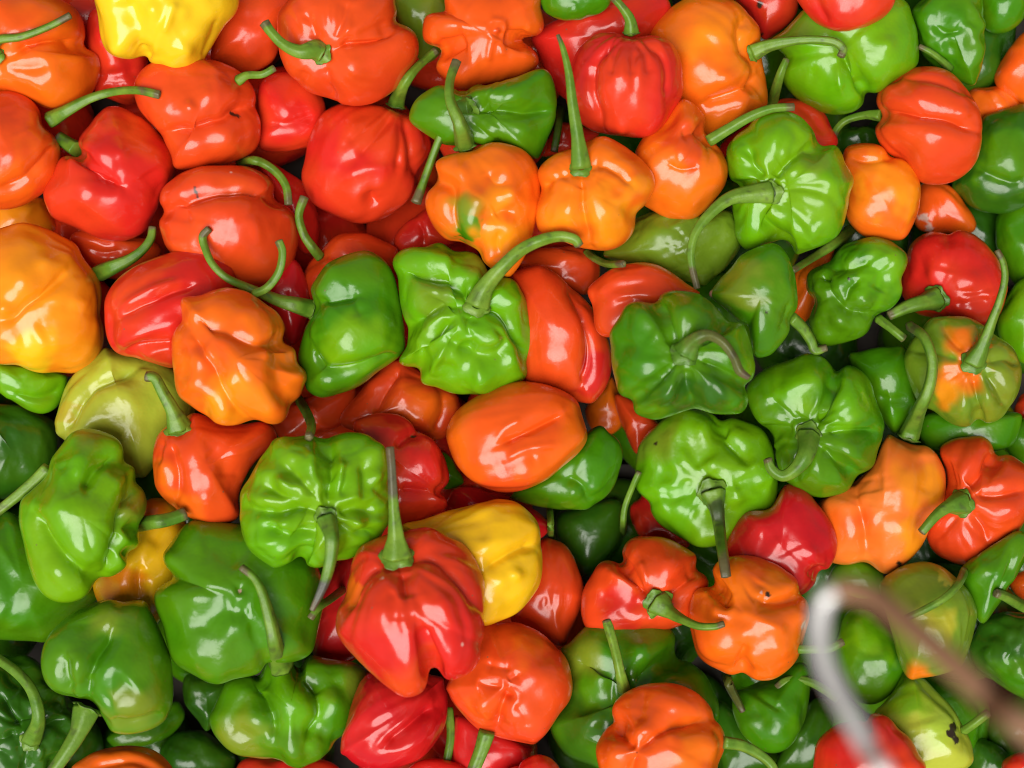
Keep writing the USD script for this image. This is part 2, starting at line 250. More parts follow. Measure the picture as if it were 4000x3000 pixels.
P(3, 'W', 'O', 'orange pepper between the green hooked one and the red lantern, stem pointing up right', '1385,300 1400,280 1440,252 1470,215 1500,225 1520,255 1522,285 1545,310 1570,350 1570,385 1560,410 1530,450 1495,475 1450,472 1420,460 1385,440 1372,400 1366,360 1372,325',
  '1530,305 1578,276 1620,252 1665,235 1715,231', '30,26,24,21,19', '1520,292 1495,286 1470,295//.12;1440,350 1470,365 1510,360/10/.06', '1470,330,35,.05;1510,360,40,.05;1480,400,40,.03;1490,260,25,.05', calyx=0, wr=.6, sp='1470,300,60,V')
P(1, 'W', 'W', 'olive green pepper lying low between the amber orange one and the lime green', '1305,545 1330,510 1370,480 1400,460 1450,470 1500,470 1560,455 1590,480 1600,510 1590,550 1560,570 1530,610 1500,610 1440,590 1370,570 1320,560', wr=1, b='1480,530,40,.05;1420,510,30,.05')
P(4.2, 'B', 'O', 'orange pepper turning green on one lumpy side, upright curved stem on top',
  '630,1000 700,950 790,920 900,890 980,880 1080,890 1170,930 1240,1000 1280,1080 1280,1180 1290,1270 1240,1370 1220,1480 1190,1580 1130,1680 1085,1720 1010,1690 950,1630 900,1550 800,1500 700,1480 620,1400 575,1290 580,1200 630,1120 640,1060',
  '820,905 780,760 722,620 722,500 765,375', '150,95,72,62,66', '640,1110 735,1170 745,1330 790,1470//.12;960,1050 1000,1120 1080,1140/12/.06;1000,1330 1060,1300 1120,1320/14/.07;1000,1590 1010,1480 1050,1420/12/.06', '1100,1200,80,.07;900,1230,90,.07;1080,1420,90,.06;970,1590,60,.06;850,1400,100,.05;1060,1030,90,.04;790,1060,70,.05;960,1330,60,-.06', '835,1390,120,W;840,1400,80,G;840,1290,120,W;1020,1440,170,A;1080,1600,140,A;1020,1200,110,A', wr=.6, tone=0)
P(3.6, 'B', 'O', 'amber orange pepper with a tall thin stem rising straight up',
  '1270,1060 1350,980 1470,920 1560,880 1650,850 1760,880 1850,930 1930,1000 1985,1080 1980,1170 1930,1260 1870,1320 1860,1420 1800,1500 1720,1540 1600,1550 1490,1520 1380,1470 1280,1420 1270,1300 1290,1180',
  '1530,1040 1510,850 1480,650 1455,450 1420,300 1388,215', '150,92,74,56,42,28', '1530,1080 1540,1250 1560,1400 1590,1530//.14;1620,1010 1700,1010 1770,1060 1860,1150//.1;1450,1060 1380,1100 1300,1160//.1;1640,1060 1720,1150 1760,1230/16/.05', '1420,1280,130,.06;1700,1300,140,.06;1830,1050,90,.05;1380,1080,80,.04', '1440,1320,170,A;1720,1310,190,A;1930,1120,90,A', dim=.14, ribs=.4)
# left column
P(3.6, 'A', 'R', 'big glossy red pepper with a cleft at the stem, tucked under the left edge one',
  '480,850 540,780 590,710 640,662 720,650 820,690 900,750 980,830 1050,900 1078,1000 1070,1100 1010,1210 960,1330 900,1430 820,1480 720,1495 600,1470 450,1400 330,1350 280,1260 270,1180 330,1080 360,990 400,950 460,945 490,955 468,900',
  '478,925 420,890 350,845', '120,100,90', '470,930 560,1035 650,1110 760,1150//.19;590,740 720,700 860,760/16/.07;900,1060 960,1150 1010,1190/18/.06', '620,960,110,.05;750,960,60,.04;540,1220,110,.04', '860,780,200,V', calyx=0, hid=1, rise=-20)
P(4, 'A', 'V', 'orange red pepper cut by the left edge with a green stem reaching right', '-150,600 0,565 100,570 200,620 260,690 280,760 310,800 350,850 375,910 370,990 350,1080 290,1160 230,1220 130,1280 0,1300 -150,1250 -200,900',
  '305,745 400,692 550,612 700,568 850,558 985,585', '120,88,66,58,56,60', '345,880 285,960 200,1050 100,1130 -20,1170//.12;60,640 120,740 160,820/20/.06', '60,980,110,.05;150,800,70,.04;160,1100,60,.04', '300,1000,200,T;50,1200,200,T', calyx=0)
P(1, 'A', 'A', 'amber pepper under the orange red one at the left edge', '-50,1280 100,1270 230,1220 280,1260 340,1370 340,1420 200,1500 0,1500')
P(2.2, 'A', 'V', 'dusty red pepper with two stacked lobes and dark flake, behind two stem tips',
  '980,1250 1000,1170 1060,1110 1130,1060 1250,1020 1400,1020 1530,1020 1620,1060 1690,1130 1700,1220 1780,1280 1830,1350 1845,1450 1830,1550 1790,1650 1700,1750 1500,1760 1200,1650 1040,1560 990,1460 970,1370 1000,1300',
  cr='1000,1310 1100,1265 1250,1205 1400,1180 1550,1175 1700,1240//.15;1060,1490 1090,1380 1180,1320/20/.05;1530,1340 1580,1430 1600,1520/14/-.03', b='1450,1350,130,.05;1150,1220,80,.03', sp='1203,1178,9,X;1208,1200,9,X;1200,1160,6,X;1425,1075,10,P', wr=.4, pole='1250,1800')
P(1, 'A', 'R', 'shaded red pepper whose green stem arches over the broad dusty red one', '1560,960 1650,990 1760,1090 1850,1120 1900,1200 1960,1330 1970,1450 1950,1530 1850,1540 1820,1400 1700,1230 1600,1050',
  '1480,1000 1590,995 1700,1060 1765,1150 1782,1262', '70,62,58,56,58', calyx=0)
P(1.5, 'W', 'V', 'vermilion pepper behind the two central green ones, thin stem rising at its left', '650,640 652,600 670,570 700,555 705,530 735,507 780,505 830,525 860,545 850,600 800,650 700,680 660,660',
  '692,557 672,532 655,505 645,465 657,425', '26,24,21,20,23', '705,550 740,560 780,590//.1', calyx=0)
P(.8, 'B', 'R', 'small red pepper deep in the gap below the ribbed big red one', '380,1500 420,1420 530,1340 600,1280 720,1380 760,1500 600,1540 420,1560', cr='520,1360 560,1440 560,1530//.14')
P(1.2, 'A', 'V', 'dimpled red pepper in shade above the amber one at the left edge', '440,1470 520,1430 700,1480 850,1470 960,1500 1000,1560 900,1620 820,1650 600,1660 500,1590 470,1520', cr='540,1530 640,1560 760,1540//.1', wr=.8)
P(4, 'D', 'A', 'big amber pepper cut by the left edge with rippled skin',
  '-150,0 -60,-100 60,-145 150,-160 270,-130 380,-80 470,-30 510,40 560,95 610,140 632,200 630,280 620,400 645,480 648,580 620,670 550,740 450,768 350,760 260,768 180,750 100,715 0,705 -150,650 -200,300',
  '600,150 700,105 800,60 880,0 930,-70 942,-140', '125,105,80,66,62,60', '430,125 350,200 240,290 150,350 80,415 -20,440/12/.1;450,300 430,390 300,470 220,530/20/.05', '140,200,110,.05;280,90,80,.04;480,350,90,.05;260,540,90,.04;90,590,80,.04;30,370,50,.05', '200,640,150,M', wr=.4, calyx=0, tone=-.2)
P(3, 'D', 'R', 'long crimson pepper with lengthwise ridges, behind the lumpy orange one', '640,370 660,280 720,190 820,110 950,50 1100,10 1250,10 1400,60 1450,150 1400,350 1250,600 1100,720 1050,740 950,710 850,680 740,650 680,590 645,500',
  cr='720,430 830,365 950,315 1080,255 1250,205/10/.1;740,380 830,300 960,230 1120,180/9/-.05;750,580 870,520 1000,470 1130,430/12/-.04;760,640 900,595 1060,580 1150,560/11/.12;900,650 980,620 1060,600/8/-.05', sp='850,100,200,V', ribs=.3, pole='660,450')
P(1.5, 'D', 'Z', 'smooth pale yellow green pepper under the long crimson one', '340,1030 370,940 420,830 500,750 620,620 700,620 850,690 1000,740 1080,760 1150,900 1200,1000 1000,1100 940,1200 930,1370 850,1400 700,1380 500,1250 380,1170 340,1100',
  cr='880,720 760,770 640,815 560,845 480,940 430,1050 395,1170//.16', b='770,920,170,.04', sp='375,1010,80,K', wr=.15)
P(2, 'D', 'L', 'light green pepper end peeping out below the big amber one', '-150,650 0,700 150,740 260,768 380,765 410,800 390,880 350,960 290,1000 220,1000 120,960 60,890 0,830 -100,800', cr='60,870 130,905 230,920 330,895 370,850//.16', wr=.4)
P(1, 'D', 'D', 'dark green pepper in shade at the left edge below the light green end', '-150,950 0,980 100,970 220,1000 330,1060 370,1150 340,1300 250,1420 120,1500 0,1540 -150,1500', cr='0,1130 120,1190 250,1200/20/.06')
P(4.5, 'D', 'O', 'lumpy bright orange pepper with a pinched corner, in front of the long crimson one',
  '1115,310 1150,290 1230,285 1330,250 1420,235 1530,260 1640,330 1720,400 1755,480 1755,560 1820,610 1835,700 1885,780 1872,830 1850,900 1790,960 1770,1030 1720,1065 1620,1050 1540,1065 1450,1090 1350,1080 1250,1020 1180,960 1110,900 1080,800 1060,700 1060,600 1080,510 1130,440 1115,380',
  '1565,275 1650,235 1722,140 1745,20 1722,-55', '60,58,58,56,60', '1130,380 1250,455 1370,500 1480,560 1600,600 1750,570//.12;1180,480 1240,620 1320,740 1380,860 1450,970 1560,1060//.11;1260,600 1330,680 1400,800/12/.06;1750,610 1700,720 1720,850 1780,960/16/.07;1120,560 1140,700 1130,820/16/.05', '1390,560,100,.07;1480,700,110,.07;1250,660,90,.06;1580,800,120,.06;1220,820,90,.05;1290,880,70,.05;1500,400,90,.05;1640,640,60,.06;1190,420,60,.06;1840,780,60,.06;1390,980,90,.05;1680,960,100,.05;1420,820,60,.05', '1300,500,280,T;1500,950,220,A;1380,1020,120,A', wr=0.65, calyx=0, hid=0, pole='1560,290', dim=.03)
P(4.2, 'D', 'G', 'glossy green pepper with a bulging middle, its long stem pointing left over red ones',
  '1915,400 1920,300 1915,240 1960,170 2030,90 2110,40 2200,10 2280,10 2370,60 2430,150 2470,300 2490,420 2510,560 2490,650 2400,720 2330,760 2200,850 2100,890 1980,915 1890,860 1885,800 1840,700 1850,590 1880,480',
  '1925,372 1830,345 1730,320 1630,280 1500,225 1390,170 1310,90 1268,0 1250,-80 1290,-130', '135,115,92,74,60,54,52,54,58,52', '1900,560 1935,680 2000,735 2090,745 2200,720 2300,690 2480,650//.19;1930,325 2050,312 2220,285//.12;2140,220 2190,320 2230,420/14/.05;1960,520 1990,620 2060,690/20/.06', '2200,540,190,.08;2060,140,110,.05;2030,830,110,.04;2330,400,110,.04', '2200,600,230,L', wr=.4, calyx=1, tone=.0, rise=25)
P(4, 'E', 'L', 'wrinkled lime green pepper with a thick stem leaning up to the right',
  '360,90 400,20 480,-10 560,-15 640,-50 700,-40 740,0 850,10 920,60 950,140 1000,190 1090,190 1150,230 1200,310 1220,400 1250,520 1250,620 1215,690 1200,780 1130,830 1050,870 950,895 850,885 740,880 640,840 550,820 530,740 440,720 400,680 450,600 450,500 420,400 390,200',
  '885,345 940,225 1040,110 1160,0 1290,-62 1400,-85 1490,-68 1522,-28', '180,125,98,90,84,78,74,66', '820,300 765,205 660,170 520,140 390,165//.18;780,345 650,350 550,400 440,490//.16;740,430 630,520 565,600 535,720//.17;960,340 1070,400 1130,490 1190,600 1215,700//.16;800,560 880,650 1000,660 1070,600/15/.13;690,500 760,600 900,650/14/.06;850,400 830,480 860,540/14/.07;640,680 760,740 900,740/18/.08;1000,480 1060,560 1040,640/14/.08', '640,260,110,.06;830,500,80,.06;1020,540,80,.06;650,680,90,.06;900,780,100,.06;1120,650,80,.05;620,60,90,.05;720,60,70,.05;530,560,50,.06;1130,320,60,.05', '600,280,160,W;900,100,110,W', wr=0.8, dim=.2, tone=.25)
P(4, 'D', 'L', 'deeply wrinkled green pepper with drooping stem ending in a dark withered tip',
  '1470,1550 1480,1480 1540,1380 1600,1300 1660,1240 1720,1180 1800,1160 1920,1130 2000,1140 2090,1120 2180,1120 2280,1140 2350,1220 2390,1330 2400,1450 2405,1560 2394,1640 2384,1700 2350,1790 2250,1860 2150,1910 2060,1925 1960,1970 1880,1955 1850,1910 1700,1970 1640,1940 1540,1860 1500,1760 1478,1650',
  '2010,1650 2045,1770 2040,1900 2000,2060 1925,2225', '150,105,92,74,40', '2040,1560 2050,1400 2030,1250 2020,1150//.19;1950,1640 1850,1590 1700,1625 1500,1600//.15;1950,1700 1880,1780 1750,1760 1620,1690//.16;1960,1750 1900,1840 1870,1940//.17;2100,1640 2200,1600 2330,1620//.13;2090,1700 2200,1770 2350,1745//.14;1750,1330 1850,1420 1950,1520/14/.09;1620,1440 1720,1500 1860,1540/14/.09;2130,1250 2150,1400 2120,1540/12/.09;2250,1300 2270,1420 2240,1560/12/.08;2300,1500 2350,1420 2380,1400/12/.06', '1800,1250,80,.06;1930,1300,80,.06;1620,1380,80,.05;1750,1450,70,.06;1880,1450,70,.05;2130,1320,50,.06;2300,1250,70,.06;2320,1400,50,.05;1600,1560,80,.06;1750,1690,80,.06;1700,1830,110,.05;2200,1690,60,.06;2280,1840,60,.05', '1900,1300,200,L;2300,1300,140,L', wr=1.1, dim=.2, tone=-.05, m2='dark', ribs=1.6)
P(3, 'D', 'V', 'red orange pepper with a saucer shaped calyx and stem leaning up left', '935,1250 970,1150 1030,1090 1100,1060 1200,1010 1350,1060 1500,1080 1620,1060 1690,1100 1710,1180 1640,1250 1560,1330 1500,1430 1475,1540 1480,1640 1400,1690 1280,1700 1150,1650 1050,1580 960,1480 940,1380',
  '1105,1105 1062,990 1002,880 955,795 900,785', '190,100,82,76,72', '1045,1180 1060,1270 1090,1370 1095,1460 1080,1590//.12;1000,1170 975,1260 985,1330/12/.08;1280,1240 1380,1330 1390,1420/16/.06', '1220,1230,120,.05;1300,1390,110,.05;1020,1340,70,.04;1270,1520,70,.05', '960,1420,130,O;1020,1560,120,O;1180,1640,120,T', wr=.4, tone=.1, dim=.06)
P(1.2, 'D', 'V', 'vermilion pepper between the lumpy orange and the bulging green one', '1690,1060 1770,1020 1850,930 1960,920 2100,880 2190,840 2190,950 2130,1060 2000,1120 1900,1150 1750,1170 1710,1120', '1850,930 1900,1020 1922,1090 1906,1160', '72,70,66,64', calyx=0)
P(1.4, 'E', 'V', 'two tone vermilion pepper with long lobes below the wrinkled lime green one', '60,1090 150,900 280,800 380,690 440,720 530,760 620,830 740,880 770,940 770,1000 710,1130 650,1170 540,1160 450,1100 250,1060', cr='420,720 330,850 240,1020//.14;690,870 690,990 640,1140//.1', sp='550,980,180,T', b='450,900,80,.04')
P(2, 'E', 'R', 'red pepper with a puckered cleft, behind the withered stem tip of the wrinkled green', '80,1100 150,1050 280,1010 390,1015 470,1060 530,1120 620,1170 680,1260 715,1370 715,1430 680,1480 672,1505 702,1550 690,1600 600,1650 480,1700 350,1720 300,1500 330,1250 200,1130',
  cr='540,1115 470,1145 380,1210//.14;400,1480 480,1480 560,1500 690,1495//.14', b='350,1130,80,.05;560,1330,120,.03;480,1440,50,.04', sp='512,1140,10,X', wr=.3, hull=0)
P(.5, 'E', 'C', 'dark red pepper in the gap above the golden yellow one', '690,1610 720,1530 770,1470 900,1500 1060,1520 1200,1580 1290,1640 1340,1720 1200,1800 800,1700')
P(.5, 'E', 'G', 'bit of a green pepper beside the oval orange one', '700,1270 740,1330 800,1420 790,1450 700,1475 640,1420 640,1270')
P(4, 'E', 'T', 'smooth oval orange pepper with one narrow groove along it',
  '700,1170 720,1080 780,990 870,920 980,860 1100,820 1200,820 1330,850 1450,890 1520,940 1555,1030 1580,1120 1570,1190 1500,1280 1400,1360 1300,1430 1180,1490 1060,1505 950,1480 850,1430 780,1360 730,1280',
  cr='1020,1210 1130,1160 1240,1110 1340,1060 1440,1000/12/.15;1020,1180 1070,1100 1170,1050/8/-.03;1340,1040 1440,980/8/-.03;1060,1300 1170,1240 1300,1210 1390,1200/9/-.05;1000,1350 1120,1300 1280,1270/16/.05', b='1200,1350,110,.04;1330,960,120,.03', sp='1060,1440,200,V', wr=.2, pole='1560,1040')
P(2.5, 'E', 'V', 'tall smooth red pepper right of the wrinkled lime green one, with a darker side lobe', '1090,180 1130,130 1220,100 1310,110 1390,180 1460,260 1560,310 1640,420 1690,550 1715,680 1700,800 1640,900 1550,940 1490,910 1400,860 1300,830 1200,800 1210,700 1250,600 1220,400 1160,250',
  cr='1470,270 1570,400 1605,560 1590,720 1510,890//.2', b='1370,640,110,.03;1380,450,150,.04', sp='1640,750,160,C', wr=.2, hull=1)
P(1.5, 'E', 'V', 'dull vermilion pepper under the tip of the part green orange one', '1130,100 1230,20 1330,-10 1500,-10 1600,20 1640,80 1640,180 1580,270 1500,260 1400,180 1300,110', '1565,15 1620,55 1700,90 1795,88', '55,55,52,54', calyx=0, tone=.2)
P(1.5, 'E', 'V', 'red pepper with fine stripes beside the dark green lobed one', '1570,250 1620,190 1720,120 1850,85 1970,90 2080,140 2200,230 2250,300 2100,350 1900,400 1800,450 1700,540 1650,430 1600,330', cr='1640,290 1780,230 1950,200/10/.05;1680,340 1820,280 2000,265/8/-.05;1720,350 1850,300/8/.04', ribs=1, pole='1590,260')
P(.5, 'E', 'O', 'brownish orange pepper low in the gap right of the oval orange one', '1560,1000 1600,930 1700,820 1720,780 1760,900 1810,1010 1770,1100 1700,1140 1600,1100')
P(.8, 'E', 'V', 'vermilion strip of a pepper under the dark green lobed one', '1740,890 1830,930 1850,1000 1900,1050 2010,1070 2000,1120 1920,1200 1890,1260 1830,1180 1800,1080 1760,980')
P(1.5, 'E', 'G', 'bumpy green pepper half hidden under the oval orange one', '1080,1530 1180,1490 1300,1430 1450,1330 1560,1200 1600,1110 1690,1130 1760,1180 1790,1280 1760,1400 1700,1500 1620,1560 1540,1600 1430,1600 1320,1590 1200,1570', cr='1430,1400 1530,1450 1590,1560//.12', b='1550,1290,70,.06;1480,1480,60,.06;1330,1510,60,.05', wr=.9)
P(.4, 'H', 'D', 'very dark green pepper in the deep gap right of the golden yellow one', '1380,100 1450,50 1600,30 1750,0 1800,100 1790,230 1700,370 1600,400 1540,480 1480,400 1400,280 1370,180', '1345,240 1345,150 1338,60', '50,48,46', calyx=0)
P(.6, 'H', 'R', 'red pepper end peeping from under the flat light green one', '1840,60 1900,0 1950,-40 2000,100 2100,200 2200,250 2100,320 1900,240 1870,160', '1790,210 1800,60 1850,-80 1890,-170', '50,46,44,44', calyx=0)
# right half
P(4, 'F', 'G', 'dark green many lobed pepper with a brown stem folded over its right side',
  '-350,540 -330,490 -290,420 -240,340 -170,320 -90,320 -64,312 -40,272 40,245 140,260 230,300 310,360 385,425 440,440 480,455 510,520 540,640 550,730 530,800 488,845 505,900 500,960 460,1010 380,1012 300,1010 200,990 100,1000 20,1040 -40,1060 -110,1050 -190,1000 -210,935 -290,890 -320,800 -340,700',
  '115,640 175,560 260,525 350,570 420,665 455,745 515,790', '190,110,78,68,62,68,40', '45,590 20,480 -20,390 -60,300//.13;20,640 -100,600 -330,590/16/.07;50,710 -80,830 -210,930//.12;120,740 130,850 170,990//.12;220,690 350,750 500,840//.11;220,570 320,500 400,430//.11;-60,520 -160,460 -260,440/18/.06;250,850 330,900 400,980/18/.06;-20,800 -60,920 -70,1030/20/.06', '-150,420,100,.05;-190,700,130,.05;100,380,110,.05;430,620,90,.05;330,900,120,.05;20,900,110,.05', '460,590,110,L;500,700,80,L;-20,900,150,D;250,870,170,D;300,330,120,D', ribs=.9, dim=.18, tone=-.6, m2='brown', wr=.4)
P(3, 'F', 'G', 'smooth green pepper with a pointed tip touching the dark lobed one', '290,250 340,180 400,110 460,40 560,-10 650,-40 720,-10 770,70 800,170 815,280 810,360 770,430 760,510 700,600 640,660 550,670 520,580 510,480 440,440 370,370 300,310 265,270',
  '775,420 845,485 895,560 925,622 995,605', '90,80,72,66,52', '770,330 740,430 700,500/14/.07', '600,480,110,.04;650,330,80,.03', '440,170,190,W;275,275,20,P;620,385,9,X', wr=.4, pole='270,270', dim=-.05, calyx=0, hid=1, rise=-30)
P(3, 'F', 'G', 'crumpled green pepper with a deep dark pit, left of the red one', '870,180 890,130 950,90 1010,60 1060,0 1120,-40 1200,-65 1300,-85 1400,-60 1470,0 1485,60 1450,160 1450,250 1400,350 1300,430 1240,520 1130,570 1000,600 930,570 890,480 890,400 920,310 880,250',
  '1310,425 1390,485 1470,550', '70,60,62', '960,140 1000,230 1060,320 1150,390 1290,400//.15;1010,90 1130,110 1280,60/14/.1;1320,60 1350,160 1300,260/16/.09;970,400 1010,480 1120,540/16/.06;1110,330 1130,250 1200,180/14/.07', '975,165,40,-.2;1090,430,80,.08;1230,290,90,.07;1180,60,80,.05;1020,260,60,.06;1360,70,70,.05', '1300,150,180,L;1130,180,8,X', wr=0.8, calyx=0)
P(.5, 'F', 'O', 'shaded orange pepper between the pointed green and the crumpled green', '800,150 880,60 950,0 1060,-30 1000,60 890,130 870,200 880,300 890,400 830,450 770,420 815,300', '1140,-120 1030,-30 900,55 780,130', '95,72,56,50', calyx=0)
P(2.5, 'F', 'R', 'pinkish red pepper with a stubby green stem pointing left', '1480,60 1500,-20 1560,-80 1640,-115 1700,-110 1750,-90 1820,-110 1900,-100 1980,-40 2040,40 2090,130 2110,230 2090,330 2040,420 1950,470 1850,450 1700,430 1560,400 1470,280 1460,150',
  '1670,300 1600,322 1500,350 1378,408', '180,120,100,72', '1590,90 1550,200 1580,280/16/.06;1780,330 1880,320 2000,300/14/.07;1800,250 1900,260 2020,230/14/.05;1740,-90 1740,30 1720,150/20/.05', '1880,180,80,.05;1850,350,80,.05;1640,150,60,.03;1990,270,60,.04', wr=.7, dim=.08, tone=-.2)
P(3.5, 'F', 'W', 'half ripe green pepper blushing orange around its stem, at the right edge', '1520,560 1580,500 1640,430 1750,415 1880,425 1980,470 2050,540 2130,590 2190,680 2205,780 2180,900 2120,1000 2050,1060 1980,1080 1930,1060 1880,1095 1820,1095 1740,1060 1660,1000 1560,960 1510,850 1480,720 1480,630',
  '1895,700 1955,590 2010,450 2062,310 2092,180 2082,80 2045,5', '165,92,66,54,50,46,40', '1905,770 1920,900 1935,1070//.15;1985,760 2060,880 2120,980//.12;1990,690 2100,670 2200,700//.09;1820,680 1680,640 1500,620//.08;1830,750 1700,850 1600,960/16/.07;1840,630 1760,540 1700,430//.09;1930,600 1960,530 1990,480//.08', '1740,790,90,.04;1980,900,70,.05;1860,960,90,.04', '1900,690,110,O;1770,760,110,O;1880,800,90,O;1820,580,110,O;1960,620,80,O;1750,900,90,A;2050,650,80,W', ribs=.5, th=.8, dim=.08, wr=.3, rise=60)
P(2.5, 'F', 'S', 'large orange pepper with amber side and a long green stem curving up',
  '930,1570 1000,1520 1080,1470 1200,1400 1280,1330 1320,1240 1360,1130 1440,1150 1540,1190 1620,1200 1690,1270 1730,1370 1725,1500 1690,1600 1640,1670 1600,1760 1560,1850 1480,1940 1390,2000 1330,2000 1230,1940 1110,1950 980,1900 920,1750',
  '1495,1165 1560,1000 1625,850 1645,690 1595,540 1508,470', '150,96,82,74,72,72', '1160,1440 1190,1580 1230,1740 1240,1880//.1;1650,1250 1640,1380 1600,1520/22/.05;1280,1400 1300,1500/20/.04', '1430,1480,150,.04;1480,1720,100,.04;1200,1540,60,.03', '1600,1450,150,A;1540,1780,120,A;1100,1700,150,T;1440,1930,16,X', wr=.5, calyx=1, tone=.0)
P(1.5, 'F', 'G', 'shaded green pepper between the green one with hooked stem and the half ripe one', '1140,680 1200,640 1290,610 1400,600 1480,620 1490,720 1500,800 1540,900 1530,980 1460,1080 1380,1110 1340,1030 1290,860 1240,760', b='1340,760,120,.04', cr='1300,900 1400,930 1500,920//.1')
P(3.5, 'F', 'G', 'glossy green pepper with big folds and a stem hooking to the left',
  '500,860 560,780 650,720 760,680 870,645 960,660 1030,720 1055,752 1120,712 1200,740 1270,820 1300,920 1340,1030 1355,1120 1310,1240 1280,1340 1220,1390 1180,1420 1120,1500 1000,1540 900,1535 800,1490 720,1410 690,1300 660,1170 590,1090 530,1000',
  '880,1140 865,1260 805,1350 725,1395 655,1355 630,1290', '170,125,95,80,72,62', '945,1080 1000,960 1050,780//.2;790,1110 730,1010 650,900/20/.09;770,1130 680,1120 590,1090//.1;980,1140 1130,1130 1350,1130//.13;960,1230 1080,1320 1200,1400//.15;880,1260 830,1350 760,1440//.12;870,1080 850,980 800,860/22/.07;1060,1050 1150,960 1250,900/20/.05', '820,830,120,.06;1160,950,130,.06;1120,1220,100,.05;930,1330,90,.05;740,900,70,.05;970,1430,80,.04', '850,780,200,L;1150,950,180,L', dim=.2, ribs=.9, tone=-.1, wr=.3)
P(4.2, 'F', 'L', 'flat disc like light green pepper with stem dropping over an orange one',
  '-190,1390 -180,1260 -160,1190 -100,1120 0,1050 80,990 170,980 260,990 320,1020 345,1040 420,1025 500,1060 590,1110 640,1180 670,1260 690,1350 705,1450 690,1550 640,1630 560,1690 480,1750 400,1800 270,1830 150,1810 50,1760 -40,1700 -90,1620 -100,1560 -180,1480',
  '285,1495 312,1590 325,1670 342,1810 372,2020', '200,110,88,80,74', '345,1040 375,1150 480,1270 520,1350//.13;150,1690 300,1650 480,1620 600,1540/16/.07;60,1180 160,1230 240,1340/20/.06;-80,1400 60,1430 150,1480/18/.05;420,1480 540,1440 660,1450/18/.06;-20,1560 80,1530 180,1550/16/.06', '70,1150,110,.05;300,1330,80,.05;540,1350,90,.05;60,1450,80,.04;440,1540,80,.05;450,1130,90,.04;620,1420,60,.04;230,1100,80,.04', '100,1250,250,L;-40,1150,150,W;-60,1200,9,X', th=.6, dim=.12, wr=.7, tone=-.15, m2='band', ribs=.5)
P(3, 'I', 'C', 'pinkish crimson pepper under the flat light green one', '640,60 720,-60 750,-90 850,-70 930,30 1000,130 1040,220 1040,330 1010,430 960,460 930,530 850,590 780,600 640,590 480,530 390,420 380,250 480,80', cr='900,490 930,450 990,440//.08;560,250 700,280 760,360/20/.05', b='690,170,110,.05;700,270,60,.04;900,330,50,.03', wr=.4, pole='950,500')
P(2, 'F', 'V', 'red pepper by the right edge with its stem and star calyx facing left', '1690,1240 1750,1180 1850,1155 1950,1150 2010,1190 2045,1260 2120,1260 2200,1310 2260,1400 2270,1550 2230,1650 2180,1750 2080,1850 1980,1920 1850,1950 1720,1910 1640,1850 1610,1750 1640,1660 1720,1550 1730,1380',
  '1830,1565 1745,1588 1670,1640 1600,1720 1578,1745', '190,95,72,62,62', '1860,1480 1940,1390 2050,1265//.17;1920,1510 2050,1520 2230,1480//.1;1890,1620 1960,1720 2000,1830//.09;1780,1480 1760,1390 1740,1290//.07;1800,1640 1730,1720 1660,1800//.06', '2050,1430,90,.04;2120,1600,80,.05;1900,1300,110,.04', ribs=.7, dim=.12, rise=45, tone=-.1, hull=0)
P(1, 'F', 'G', 'dark glossy green pepper in the gap below the half ripe one', '1560,1100 1650,1010 1800,1070 1950,1090 2080,1060 2150,1000 2200,1050 2150,1200 2050,1240 1950,1160 1800,1180 1690,1240 1600,1190', wr=.6)
P(.9, 'F', 'G', 'green pepper side at the right edge above the red one with star calyx', '2080,1150 2150,1060 2300,1050 2320,1250 2230,1330 2120,1260')
P(.6, 'F', 'R', 'red sliver of a pepper at the right edge below the half ripe one', '2150,1020 2200,900 2300,880 2300,1040 2200,1060')
# bottom left
P(4, 'D', 'L', 'bright green bell shaped pepper with a crinkled skirt, near the left edge',
  '300,1330 320,1280 390,1200 450,1130 550,1110 640,1130 720,1170 760,1230 770,1300 830,1350 850,1430 890,1480 912,1560 900,1640 870,1700 860,1820 800,1880 790,1960 700,2030 600,2045 520,2140 400,2170 300,2140 230,2060 180,1940 150,1820 120,1690 130,1560 200,1490 260,1420',
  '295,1345 200,1440 80,1540 -60,1650', '90,84,76,70', '765,1310 680,1300 605,1335 545,1420 530,1490//.17;850,1420 800,1540 755,1650 730,1760 690,1920 620,2035/12/.17;170,1620 260,1770 380,1890 520,1990 620,2030/12/.15;400,1300 420,1420 480,1520/22/.05;870,1700 810,1720 750,1720//.08;800,1880 740,1870 700,1850//.08', '500,1340,130,.05;560,1850,130,.05;700,1450,110,.05;420,1560,130,.04;800,1600,60,.04;350,1980,100,.04;560,1200,80,.04', '540,1150,140,W;860,1560,120,W', wr=.6, calyx=0, hid=1, rise=-10, pole='300,1340', dim=0, tone=.4)
P(1.8, 'G', 'G', 'large plain green pepper at the left edge under the bell shaped one', '-150,150 0,100 120,130 150,300 230,500 400,620 600,560 620,600 560,640 420,750 320,850 200,870 0,860 -150,800', wr=.4, b='100,680,150,.03')
P(0.6, 'G', 'M', 'amber yellow lumpy pepper in the gap behind the bell shaped green one', '580,540 600,430 700,330 780,200 860,60 920,-10 1040,0 1110,80 1150,200 1120,400 1100,560 1020,720 900,800 740,780 640,680',
  '865,155 950,142 1050,122 1145,88', '105,98,92,88', '870,400 850,500 870,600//.15;900,230 980,260 1040,200//.1', '940,500,70,.05;930,260,60,.05;780,520,70,.04', '930,80,120,O;750,560,160,A', calyx=0, tone=-.3, hull=1)
